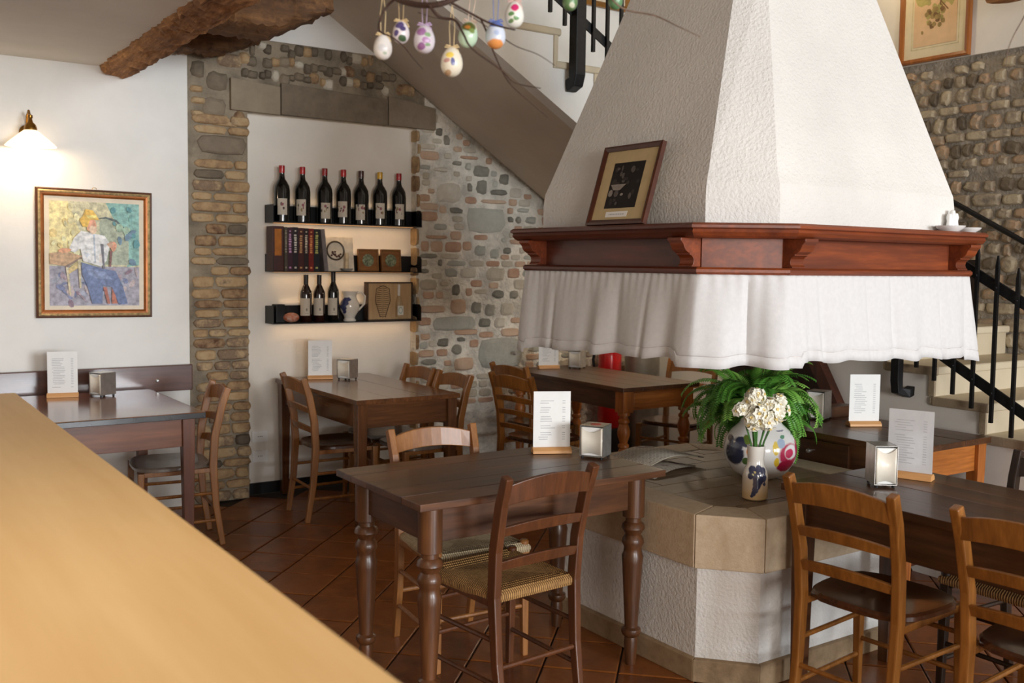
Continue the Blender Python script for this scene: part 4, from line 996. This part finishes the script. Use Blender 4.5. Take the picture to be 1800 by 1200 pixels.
MB().lathe([(.012, .008), (.012, .12), (.01, .124), (.001, .123)], 14).build('candle_stick', plain('ivory_wax', (220, 196, 158), .5), ca, True)
for i, x in enumerate((3.07, 3.245)):
    t = thing('framed_medallion', (x, 6.255, 1.4805), 0, 'small square wooden frame with a green round medallion, %s of the pair' % ('left' if i == 0 else 'right'), 'frame', 'framed medallions on the middle shelf')
    t.rotation_euler = (-.08, 0, 0)
    MB().box(-.076, .076, 0, .02, 0, .155).build('backing', wood('medal_wood_%d' % i, (110, 62, 22), (160, 104, 44), 0, .4), t, bevel=.002)
    for q in ((-.076, .076, .143, .155), (-.076, .076, 0, .012), (-.076, -.064, 0, .155), (.064, .076, 0, .155)): MB().box(q[0], q[1], -.006, 0, q[2], q[3]).build('moulding', plain('medal_moulding', (128, 84, 34), .4), t, bevel=.002)
    o = MB().lathe([(.043, -.001), (.043, .003), (.034, .005), (.02, .003), (.001, .006)], 24).build('medallion', plain('verdigris', (116, 122, 96), .4, .4, 0, .4, 70, .4), t, True); o.location = (-.004, 0, .077); o.rotation_euler = (PI/2, 0, 0)
# lowest shelf: box, shell, jug, wine box
MB().box(-.03, .03, -.04, .04, 0, .12).build('black_box', M_BLACK, None, bevel=.003, label='small black box at the left end of the lowest shelf', cat='box').location = (2.43, 6.29, 1.1405)
r = random.Random(2)
sh = MB(); 
for_ = [[(math.cos(a)*math.sin(b)*.055*(1+.08*math.sin(3*a)), math.sin(a)*math.sin(b)*.04, .033-.033*math.cos(b)) for a in [2*PI*k/16 for k in range(16)]] for b in [PI*(j+.5)/9 for j in range(9)]]
sh.loft(for_).build('painted_stone', stonemat('painted_stone', [(226, 214, 200), (190, 96, 60), (222, 206, 190)], .4, 40, .1), None, True, label='round cream and rust painted stone on the lowest shelf', cat='stone').location = (2.5, 6.24, 1.1405)
pj = thing('majolica_pitcher', (2.925, 6.255, 1.1405), RZ+.1, 'small white pitcher with a blue flower on the lowest shelf', 'jug')
pm = spots('pitcher_glaze', (226, 220, 208), [((-.03, -.05, .13), (.03, .05, .03), (66, 70, 110)), ((-.012, -.05, .15), (.026, .05, .016), (66, 70, 110)), ((-.032, -.05, .09), (.016, .05, .04), (58, 62, 100)), ((-.05, -.04, .11), (.016, .05, .03), (74, 78, 116))], .2, .5, .01)
MB().lathe([(.042, 0), (.044, .006), (.036, .02), (.04, .035), (.062, .07), (.068, .1), (.062, .13), (.046, .16), (.045, .175), (.058, .205), (.054, .205), (.04, .172), (.001, .16)], 28).build('pitcher_body', pm, pj, True)
MB().tube([(.045, 0, .19), (.08, 0, .2), (.105, 0, .17), (.1, 0, .12), (.06, 0, .075)], .007, 8).build('handle', pm, pj, True)
wb_ = thing('wooden_wine_box', (3.235, 6.27, 1.1405), 0, 'pale wooden wine box with an engraved figure and a bottle in it', 'box')
M_WB = wood('wine_box_wood', (176, 140, 98), (206, 172, 126), 2, .6, 0, 6, .05)
MB().box(-.165, .175, 0, .05, 0, .262).build('box_board', M_WB, wb_)
for q in ((-.17, .18, .258, .266), (-.17, .18, 0, .006), (-.17, -.165, 0, .262), (.175, .18, 0, .262)): MB().box(q[0], q[1], -.01, .05, q[2], q[3]).build('box_edge', plain('box_edge', (58, 40, 28), .6), wb_)
en = MB()
for k in range(16):
    z = .03+.014*k; w = .014+.045*math.sin(PI*(k+1)/17)**.8*(1 if k > 5 else .7)
    en.tube([(-.05-w, -.001, z), (-.05, -.0015, z-.008), (-.05+w, -.001, z)], .0018, 5)
en.tube([(-.05-.02, -.001, .02), (-.05-.06, -.001, .14), (-.05-.05, -.001, .22), (-.05, -.001, .245), (.0, -.001, .22), (.01, -.001, .14), (-.03, -.001, .02)], .002, 5)
en.build('engraving', plain('burnt_line', (64, 44, 32), .7), wb_)
MB().lathe([(.024, .02), (.025, .03), (.025, .12), (.018, .15), (.009, .17), (.009, .245), (.006, .247)], 16, .075, -.002).build('bottle', plain('pale_bottle', (176, 146, 106), .25, 0, .4), wb_, True)
MB().lathe([(.0098, .17), (.0098, .249), (.004, .25)], 12, .075, -.002).build('bottle_cap', plain('bottle_cap', (222, 216, 206), .4), wb_, True)
MB().box(.052, .098, -.03, -.0285, .035, .1).build('bottle_label', spots('wine_box_label', (222, 218, 206), [((.075, -.03, .068), (.018, .05, .024), (150, 170, 150)), ((.075, -.03, .068), (.013, .05, .018), (226, 226, 216))], .6, 0), wb_)
for i, z in enumerate((.384, .252)):
    t = thing('wall_socket', (2.316, 6.338, z), 0, 'white wall socket low in the niche, %s of two' % ('upper' if i == 0 else 'lower'), 'socket', 'niche wall sockets')
    MB().box(-.055, .055, -.008, 0, -.038, .038).build('cover', M_PAPER, t, bevel=.003)
    for x in (-.012, 0, .012): MB().lathe([(.003, 0), (.003, .001)], 8).build('hole', M_BLACK, t).matrix_basis = Matrix.Translation((x, -.008, 0)) @ Matrix.Rotation(PI/2, 4, 'X')

# ================================================================== WALL LAMP
lamp = thing('wall_lamp', (.93, 6.1, 2.16), 0, 'brass wall lamp with a white glass cone shade at the upper left', 'lamp')
M_BRASS = plain('brass', (150, 108, 48), .3, 1, 0, .1)
M_SHADE, nt, ln, bb = newmat('opal_glass', .3); bb.inputs['Base Color'].default_value = c4((255, 244, 226)); bb.inputs['Emission Color'].default_value = c4((255, 222, 176)); bb.inputs['Emission Strength'].default_value = 1.6; bb.inputs['Transmission Weight'].default_value = 0
MB().lathe([(.132, .0), (.12, .014), (.085, .045), (.05, .075), (.034, .088), (.03, .088), (.046, .073), (.08, .043), (.128, .0)], 36, cap=False).build('shade', M_SHADE, lamp, True)
MB().lathe([(.034, .086), (.034, .1), (.028, .118), (.014, .132), (.009, .15), (.013, .158), (.012, .17), (.003, .176)], 18).build('gallery', M_BRASS, lamp, True)
MB().tube([(0, 0, .15), (0, .05, .2), (0, .1, .18), (0, .135, .1)], .007, 10).build('arm', M_BRASS, lamp, True)
o = MB().lathe([(.04, 0), (.04, .008), (.015, .016)], 18).build('wall_plate', M_BRASS, lamp, True); o.location = (0, .134, .09); o.rotation_euler = (PI/2, 0, 0)
MB().lathe([(.005, .02), (.02, .03), (.024, .045), (.016, .062), (.012, .08)], 14).build('bulb', emit('bulb_glow', (255, 226, 180), 3), lamp, True)
point('wall_lamp_light', (.93, 6.1, 2.175), 4.2, (1, .76, .48), .05)
ll_ = thing('landing_fill', (5.05, 5.3, 1.9), 0, 'added round fill lamp under the stair landing, unseen behind the hood', 'lamp')  # invented fixture, added to brighten the space under the landing
MB().lathe([(.09, .1), (.1, .08), (.1, .07), (.085, .07)], 24).build('base', M_BRASS, ll_, True)
MB().lathe([(.085, .07), (.08, .04), (.05, .02), (.001, .012)], 24).build('shade', emit('landing_fill_glass', (255, 226, 184), 2), ll_, True)
point('landing_fill_light', (5.05, 5.3, 1.86), 15, (1, .86, .68), .08)  # fill from the added fixture
point('picture_light', (5.2, 3.85, 3.55), 9, (1, .74, .42), .06)

# ================================================================== PICTURES
def frame_bars(root, w, h, bw, prof, mat, name='frame_bar'):
    """four mitred bars around w x h (outer); prof: (inset, depth) pairs; local plane x,z; front = -y"""
    C = [(-w/2, 0), (w/2, 0), (w/2, h), (-w/2, h)]
    for i in range(4):
        j = (i+1) % 4; rings = []
        for c in (i, j):
            sx = 1 if C[c][0] < 0 else -1; sz = 1 if C[c][1] < h/2 else -1
            rings.append([(C[c][0]+sx*d, -y, C[c][1]+sz*d) for d, y in prof])
        MB().loft(rings).build(name, mat, root)
def flat(w0, pts, y): return [(x, y, z) for x, z in pts]
def blobp(cx, cz, rx, rz, n=14, rot=0, seed=0, j=.12):
    r = random.Random(seed+int(cx*977)+int(cz*331)); o = []
    for k in range(n):
        a = 2*PI*k/n; q = 1+r.uniform(-j, j); x, z = rx*q*math.cos(a), rz*q*math.sin(a)
        o.append((cx+x*math.cos(rot)-z*math.sin(rot), cz+x*math.sin(rot)+z*math.cos(rot)))
    return o
def paintmat(name, c, var=.16): return plain(name, c, .6, 0, 0, var, 46, .25)
pic = thing('framed_painting', (1.277, 6.225, 1.2), 0, 'gilt framed painting of a seated man in a white shirt and yellow hat', 'painting')
pic.rotation_euler = (0, math.radians(.5), 0)
W, Hh = .64, .745
frame_bars(pic, W, Hh, .05, [(0, 0), (0, .022), (.006, .028), (.012, .026)], plain('frame_dark', (84, 48, 26), .4), 'outer_moulding')
frame_bars(pic, W, Hh, .05, [(.012, .0), (.012, .026), (.02, .03), (.026, .024)], plain('frame_gilt', (202, 178, 130), .3, .5, 0, .2, 60), 'gilt_moulding')
frame_bars(pic, W, Hh, .05, [(.026, .0), (.026, .024), (.036, .022), (.046, .012), (.046, 0)], plain('frame_copper', (150, 86, 34), .35, .4), 'inner_moulding')
MB().box(-W/2+.045, W/2-.045, -.01, -.004, .045, Hh-.045).build('passepartout', plain('cream_mat', (228, 216, 194), .7, 0, 0, .03), pic)
pc = MB(); PMAT = []; X0, X1, Z0, Z1 = -W/2+.072, W/2-.072, .07, Hh-.072
def U(u, v): return (X0+(X1-X0)*u, Z0+(Z1-Z0)*v)
cols = []
def patch(poly, c):
    nm = 'paint_%d_%d_%d' % c
    m = paintmat(nm, c)
    if m not in PMAT: PMAT.append(m)
    y = -.0102-.00018*len(cols); cols.append(1)
    pc.add([(x, y, z) for x, z in [U(*p) for p in poly]], [list(range(len(poly)))], PMAT.index(m))
R_ = lambda a, b, c, d: [(a, c), (b, c), (b, d), (a, d)]
patch(R_(0, 1, 0, 1), (204, 200, 168))
patch([(0, .4), (.3, .4), (.34, .7), (.2, 1), (0, 1)], (228, 212, 160))
patch([(.62, 1), (1, 1), (1, .4), (.86, .38), (.84, .72), (.7, .86)], (140, 184, 176))
patch([(.55, .4), (.55, .82), (.62, .86), (.72, .84), (.84, .74), (.88, .62), (.88, .4)], (168, 176, 156))
patch([(.5, .84), (.62, .865), (.74, .84), (.86, .74), (.89, .7), (.87, .7), (.74, .815), (.62, .845)], (92, 104, 104))
patch(R_(0, 1, 0, .38), (164, 160, 172))
r = random.Random(8)
for k in range(46): patch(blobp(r.uniform(.03, .97), r.uniform(.02, .36), r.uniform(.02, .06), r.uniform(.01, .03), 7, r.uniform(0, 3), k), r.choice(((124, 132, 164), (168, 150, 160), (186, 172, 172), (140, 118, 132), (164, 168, 184))))
for k in range(16): patch(blobp(r.uniform(.68, .97), r.uniform(.42, .95), r.uniform(.02, .05), r.uniform(.015, .05), 7, r.uniform(0, 3), k), r.choice(((128, 176, 172), (98, 150, 156), (160, 186, 164), (112, 140, 160))))
for k in range(14): patch(blobp(r.uniform(.03, .3), r.uniform(.5, .97), r.uniform(.02, .05), r.uniform(.015, .04), 7, r.uniform(0, 3), k), r.choice(((232, 220, 176), (220, 200, 140), (206, 200, 160))))
patch([(.0, .4), (.17, .38), (.35, .48), (.16, .52), (0, .5)], (192, 160, 128))
patch([(.17, .385), (.35, .475), (.35, .455), (.17, .36)], (140, 120, 108))
patch([(.17, .37), (.2, .37), (.23, .1), (.21, .1)], (206, 196, 168)); patch([(.3, .44), (.33, .45), (.34, .17), (.32, .17)], (200, 190, 160)); patch([(.2, .36), (.3, .42), (.3, .36), (.2, .3)], (204, 184, 132))
patch([(.34, .42), (.58, .36), (.72, .34), (.8, .2), (.86, .02), (.76, .01), (.68, .18), (.58, .2), (.57, .02), (.46, .02), (.4, .2), (.35, .3)], (112, 126, 162))
patch([(.4, .36), (.6, .33), (.68, .26), (.52, .26), (.42, .3)], (134, 148, 182)); patch([(.58, .18), (.62, .18), (.66, .02), (.63, .02)], (176, 110, 96)); patch([(.68, .17), (.72, .1), (.74, .02), (.68, .02)], (190, 120, 100))
patch([(.2, .53), (.26, .65), (.34, .72), (.47, .7), (.6, .68), (.66, .6), (.62, .44), (.56, .38), (.36, .43), (.33, .55), (.27, .51)], (226, 230, 232))
patch([(.47, .69), (.49, .69), (.5, .42), (.485, .42)], (176, 186, 200)); patch([(.36, .52), (.44, .5), (.4, .46)], (204, 210, 220)); patch([(.54, .5), (.58, .52), (.57, .42), (.53, .42)], (236, 220, 214))
patch(blobp(.16, .53, .07, .022, 10, .1), (222, 164, 130)); patch(blobp(.7, .575, .035, .05, 10, -.2), (220, 160, 132)); patch([(.62, .6), (.68, .63), (.7, .6), (.66, .56)], (216, 176, 150))
patch(blobp(.455, .775, .058, .075, 12, .1), (224, 164, 136)); patch(blobp(.47, .735, .04, .04, 10), (232, 196, 170))
patch([(.32, .83), (.36, .86), (.39, .93), (.47, .92), (.52, .86), (.54, .83), (.44, .83), (.41, .76), (.36, .76)], (228, 184, 92)); patch([(.39, .87), (.5, .875), (.52, .85), (.42, .84)], (238, 210, 130))
patch([(.55, .6), (.585, .6), (.6, .36), (.58, .36)], (120, 120, 128)); patch([(.655, .54), (.685, .53), (.67, .38), (.65, .38)], (140, 100, 96))
pc.build('canvas', PMAT, pic)
hk = MB().tube([(.012*math.cos(k*PI/5), 0, Hh+.004+.01*math.sin(k*PI/5)) for k in range(6)], .0015, 6).build('hanging_ring', M_BRASS, pic, True)
# photo on the mantel, leaning on the hood
ph_ = thing('framed_photograph', (2.488, 2.95, 1.7015), -PI/2, 'brown framed black and white photograph leaning on the hood above the mantel', 'picture')
ph_.rotation_euler = (-math.radians(17.0), 0, -PI/2)
frame_bars(ph_, .34, .325, .02, [(0, -.008), (0, .012), (.008, .014), (.02, .008), (.02, -.008)], plain('walnut_frame', (74, 36, 20), .4))
MB().box(-.152, .152, -.002, .004, .018, .307).build('passepartout', plain('tan_mat', (196, 174, 130), .7, 0, 0, .03), ph_)
pm_ = MB(); pm_.box(-.09, .09, -.003, -.002, .068, .255, 0)
r = random.Random(4)
for k in range(26):
    cx, cz = r.uniform(-.075, .075), r.uniform(.085, .24)
    pm_.add([(x, -.0031-.00005*k, z) for x, z in blobp(cx, cz, r.uniform(.006, .014), r.uniform(.005, .018), 8, 0, k)], [list(range(8))], r.choice((1, 1, 2, 3)))
pm_.add([(x, -.0046, z) for x, z in [(-.08, .165), (.01, .165), (-.02, .14), (-.06, .142)]], [(0, 1, 2, 3)], 3)
pm_.build('photo', [plain('photo_black', (26, 24, 24), .35), plain('photo_dark', (54, 50, 48), .35), plain('photo_grey', (92, 86, 82), .35), plain('photo_light', (150, 142, 134), .35)], ph_)
cpn = MB().box(-.07, .055, -.003, -.002, .032, .054, 0)
r = random.Random(1); x = -.05
while x < .035: l = r.uniform(.004, .012); cpn.box(x, x+l, -.0034, -.003, .04, .045, 1); x += l+.003
cpn.build('caption', [M_PAPER, M_INK], ph_)
# botanical print on the right wall
bp = thing('framed_botanical_print', (XR-.012, 3.71, 2.832), -PI/2, 'wood framed botanical print of grapes on the upper right wall', 'picture')
frame_bars(bp, .475, .66, .03, [(0, -.01), (0, .02), (.01, .024), (.028, .016), (.028, -.01)], wood('print_frame', (130, 72, 24), (176, 108, 46), 2, .35))
MB().box(-.212, .212, 0, .004, .025, .635).build('passepartout', plain('print_mat', (226, 216, 186), .7, 0, 0, .02), bp)
bq = MB().box(-.145, .145, -.002, 0, .1, .56, 0).box(-.16, -.157, -.001, 0, .085, .58, 4).box(.157, .16, -.001, 0, .085, .58, 4).box(-.16, .16, -.001, 0, .085, .088, 4)
r = random.Random(6); n_ = 0
def bpatch(p, mi):
    global n_
    n_ += 1; bq.add([(x, -.0021-.00006*n_, z) for x, z in p], [list(range(len(p)))], mi)
for (cx, cz, rx, rz) in ((-.08, .41, .055, .07), (-.03, .45, .05, .05), (.075, .42, .04, .05), (.1, .36, .03, .04), (-.06, .5, .05, .04)): bpatch(blobp(cx, cz, rx, rz, 14, .3, 3, .22), 1)
for k in range(34): bpatch(blobp(-.01+r.uniform(-.05, .07), .3+r.uniform(-.09, .06)-0, .015, .015, 9, 0, k), r.choice((1, 2, 2, 3)))
bpatch([(-.03, .43), (-.02, .43), (.09, .3), (.08, .3)], 3); bpatch(blobp(-.085, .185, .008, .012, 8), 2)
bq.build('print', [plain('print_paper', (222, 190, 152), .7, 0, 0, .03), plain('print_leaf', (172, 164, 104), .7, 0, 0, .15), plain('print_grape', (150, 130, 84), .7, 0, 0, .2), plain('print_stem', (120, 92, 60), .7), plain('print_line', (206, 196, 150), .7)], bp)
tf = thing('framed_picture', (5.1, 6.225, 3.565), 0, 'gilt picture frame bottom above the upper stair flight', 'picture')
frame_bars(tf, .5, .6, .04, [(0, -.005), (0, .02), (.02, .026), (.045, .01), (.045, -.005)], plain('frame_gilt_b', (150, 104, 44), .35, .5))
MB().box(-.21, .21, -.004, 0, .04, .56).build('picture_sheet', plain('print_paper_b', (214, 200, 176), .7), tf)

# ---- dishes on the mantel
M_CER = plain('white_ceramic', (240, 240, 238), .2, 0, .5, .02)
def dish(x, y, r, h, label, extra=None):
    t = thing('white_dish', (x, y, 1.7005), 0, label, 'dish', 'white dishes on the mantel')
    MB().lathe([(r*.55, 0), (r*.6, .003), (r*.9, h*.6), (r, h), (r*.96, h), (r*.8, h*.5), (.001, h*.25)], 26).build('dish_body', M_CER, t, True)
    return t
dish(3.755, 2.352, .058, .024, 'wide white dish at the right end of the mantel')
dish(3.885, 2.352, .05, .02, 'smaller white dish on the right corner of the mantel')
fg = thing('white_figurine', (3.825, 2.388, 1.7005), 0, 'small knobbly white ceramic piece behind the mantel dishes', 'figurine')
for x, hh, nm in ((-.022, .075, 'knob'), (0, .09, 'knob'), (.022, .078, 'knob')): MB().lathe([(.012, 0), (.014, .02), (.01, hh*.6), (.013, hh*.8), (.009, hh), (.001, hh+.003)], 12, x).build(nm, M_CER, fg, True)
MB().box(-.035, .035, -.015, .015, 0, .012).build('foot', M_CER, fg, bevel=.003)

# ================================================================== BRANCHES AND EGGS
br = thing('hanging_branch', (1.3, 1.95, 2.35), 0, 'bare dark twigs hanging from above hung with painted eggs', 'branch')
M_TWIG = plain('twig_bark', (62, 42, 32), .8, 0, 0, .2, 90, .3)
M_TWIGL = plain('twig_pale', (112, 92, 78), .8, 0, 0, .2, 90, .3)
O = Vector((1.3, 1.95, 2.35))
def twig(pts, r0, r1, mat=M_TWIG):
    pts = [Vector(p)-O for p in pts]; n = len(pts)
    # smooth
    sm = []
    for i in range(n-1):
        p0, p1, p2, p3 = pts[max(i-1, 0)], pts[i], pts[i+1], pts[min(i+2, n-1)]
        for k in range(5):
            t = k/5; sm.append(.5*((2*p1)+(p2-p0)*t+(2*p0-5*p1+4*p2-p3)*t*t+(3*p1-p0-3*p2+p3)*t**3))
    sm.append(pts[-1]); m = len(sm)
    MB().tube(sm, [r0+(r1-r0)*i/(m-1) for i in range(m)], 7).build('twig', mat, br, True)
twig([(0.969, 2.002, 2.186), (1.031, 1.989, 2.131), (1.057, 1.954, 2.111), (1.073, 1.898, 2.098), (1.105, 1.870, 2.106), (1.163, 1.873, 2.142), (1.229, 1.861, 2.199)], .007, .006)
twig([(1.028, 1.956, 2.123), (1.020, 1.995, 2.106), (1.001, 1.989, 2.074), (0.983, 1.954, 2.041), (1.002, 1.933, 2.027), (1.038, 1.948, 2.015), (1.065, 1.956, 1.995), (1.072, 1.924, 1.967)], .0032, .0008)
twig([(1.067, 1.891, 2.097), (1.099, 1.902, 2.078), (1.120, 1.871, 2.068), (1.115, 1.827, 2.030), (1.126, 1.810, 1.999), (1.193, 1.801, 1.962), (1.230, 1.802, 1.939), (1.264, 1.753, 1.924)], .0036, .0009)
twig([(1.098, 1.870, 2.107), (1.153, 1.866, 2.088), (1.185, 1.825, 2.061), (1.205, 1.767, 2.041)], .0032, .0016)
twig([(1.221, 1.881, 2.077), (1.244, 1.899, 2.066), (1.270, 1.862, 2.033), (1.290, 1.803, 2.007), (1.317, 1.775, 1.982)], .0014, .0007)
twig([(1.190, 1.878, 2.082), (1.218, 1.892, 2.054), (1.220, 1.871, 2.013), (1.224, 1.818, 1.943), (1.257, 1.785, 1.900), (1.311, 1.785, 1.868)], .0024, .0008)
twig([(1.155, 1.954, 2.123), (1.212, 1.949, 2.103), (1.244, 1.908, 2.069)], .0014, .0007)
twig([(1.087, 1.974, 2.100), (1.127, 1.982, 2.097), (1.152, 1.948, 2.087)], .001, .0005)
twig([(1.361, 1.668, 2.130), (1.414, 1.664, 2.096), (1.459, 1.615, 2.079), (1.473, 1.560, 2.049), (1.509, 1.526, 2.025)], .0024, .0008, M_TWIGL)
twig([(2.327, 1.257, 2.212), (2.321, 1.291, 2.140), (2.287, 1.294, 2.094), (2.239, 1.279, 2.051), (2.228, 1.276, 2.011)], .0018, .0007, M_TWIGL)
twig([(1.212, 1.835, 2.190), (1.283, 1.767, 2.246), (1.333, 1.692, 2.190), (1.363, 1.667, 2.130)], .006, .003)
twig([(1.333, 1.692, 2.190), (1.570, 1.567, 2.344), (1.891, 1.454, 2.441), (2.256, 1.320, 2.381), (2.327, 1.257, 2.212)], .004, .002)
for q in ((0.969, 2.002, 2.186, 2.665), (1.891, 1.454, 2.441, 4.5)):
    MB().tube([Vector(q[:3])-O, Vector((q[0], q[1], q[3]))-O], .0012, 6).build('cord', M_TWIGL, br)
def egg(p, h, c, sp_, label, ribc=(214, 188, 140), lean=0, top=None):
    w = h*.37
    t = thing('painted_egg', p, RZ, label, 'egg', 'painted eggs on the hanging twigs'); t.rotation_euler = (0, lean, RZ)
    m = spots('egg_'+label[:16].replace(' ', '_')+str(int(p[0]*1000)), c, [((a*w, -w*.7, b*h), (ra*w, w*1.2, rb*h), cc) for a, b, ra, rb, cc in sp_], .35, .3, .003)
    pr = []
    for k in range(15):
        a = PI*k/14; zz = -math.cos(a); pr.append((max(.0004, w*math.sin(a)*(1-.13*zz)), zz*h/2))
    MB().lathe(pr, 22).build('shell', m, t, True)
    rm = plain('ribbon_%d_%d_%d' % ribc, ribc, .6)
    L = top if top else .09
    MB().tube([(-.004, 0, h*.48), (-.006, 0, h*.5+L*.5), (0, 0, h*.5+L)], .0009, 5).tube([(.004, 0, h*.48), (.006, 0, h*.5+L*.5), (0, 0, h*.5+L)], .0009, 5).build('ribbon', rm, t)
    bw = MB()
    for s in (-1, 1): bw.tube([(0, 0, h*.5), (s*.012, -.003, h*.56), (s*.016, 0, h*.5), (s*.004, 0, h*.48)], .0016, 5)
    bw.tube([(0, -.002, h*.5), (.014, -.004, h*.38), (.018, -.004, h*.2)], .0014, 5); bw.build('bow', rm, t)
PUR, GRN, YEL, WHT = (104, 78, 128), (92, 128, 80), (230, 200, 90), (232, 228, 222)
egg((1.0203, 2.0132, 2.0223), 0.0553, (222, 216, 210), [(0, -.1, .5, .16, (206, 204, 204)), (.3, -.3, .2, .06, (170, 180, 160))], 'plain whitish egg with golden bow, leftmost on the twigs')
egg((1.0545, 1.9927, 2.0554), 0.0503, (214, 204, 206), [(-.1, .25, .55, .18, (84, 70, 120)), (.3, .1, .4, .12, (70, 60, 104)), (.2, -.32, .5, .14, (64, 88, 60)), (-.5, -.1, .3, .14, (90, 74, 122))], 'egg with dark violet pansies near the left twig end')
egg((1.0966, 1.9627, 2.0410), 0.0629, (214, 206, 214), [(-.2, .2, .5, .16, (160, 110, 160)), (.2, -.1, .4, .12, (176, 130, 176)), (-.2, -.3, .4, .12, (150, 100, 150)), (.4, .1, .3, .08, (140, 170, 130)), (.4, -.25, .25, .06, (130, 160, 120))], 'egg with lilac flowers on a mauve ribbon', (196, 170, 204))
egg((1.1451, 1.9254, 1.9916), 0.0654, (232, 224, 204), [(-.1, .18, .4, .12, (236, 206, 96)), (.15, -.05, .22, .14, (96, 100, 150)), (-.4, .0, .3, .08, (196, 150, 140)), (-.3, -.4, .35, .1, (196, 164, 130))], 'lowest hanging egg, cream with a yellow flower')
egg((1.1769, 1.9088, 2.0523), 0.0578, (188, 214, 186), [(0, .25, .8, .2, (88, 92, 44)), (-.1, .22, .35, .09, (186, 120, 50)), (.4, .1, .3, .1, (120, 140, 70))], 'mint green egg with a sunflower', (206, 180, 160), lean=.12)
egg((1.2267, 1.8747, 2.0518), 0.0603, (206, 214, 228), [(0, -.42, 1.1, .22, (226, 150, 84)), (0, .42, 1, .18, (96, 116, 180)), (.1, .02, .3, .1, (176, 190, 220))], 'blue and orange banded egg below the thick twig', (96, 116, 180))
egg((1.2622, 1.8542, 2.0975), 0.0578, (230, 230, 220), [(.05, .2, .45, .16, (206, 50, 110)), (-.3, -.05, .3, .09, (96, 140, 84)), (.2, -.2, .3, .09, (100, 146, 90)), (-.3, -.3, .3, .07, (110, 140, 90))], 'white egg with a pink rose beside the stair treads', (214, 180, 170))
egg((1.3649, 1.7868, 2.1305), 0.0453, (96, 132, 84), [(0, .2, .5, .2, (220, 180, 80)), (.2, -.3, .4, .12, (210, 214, 190))], 'green and yellow egg half cut by the top edge near the stair post')
egg((1.4480, 1.7302, 2.1331), 0.0427, (92, 136, 92), [(.2, .1, .4, .2, (206, 212, 196))], 'green egg half cut by the top edge beside the hood')
print('objects', len(bpy.data.objects))
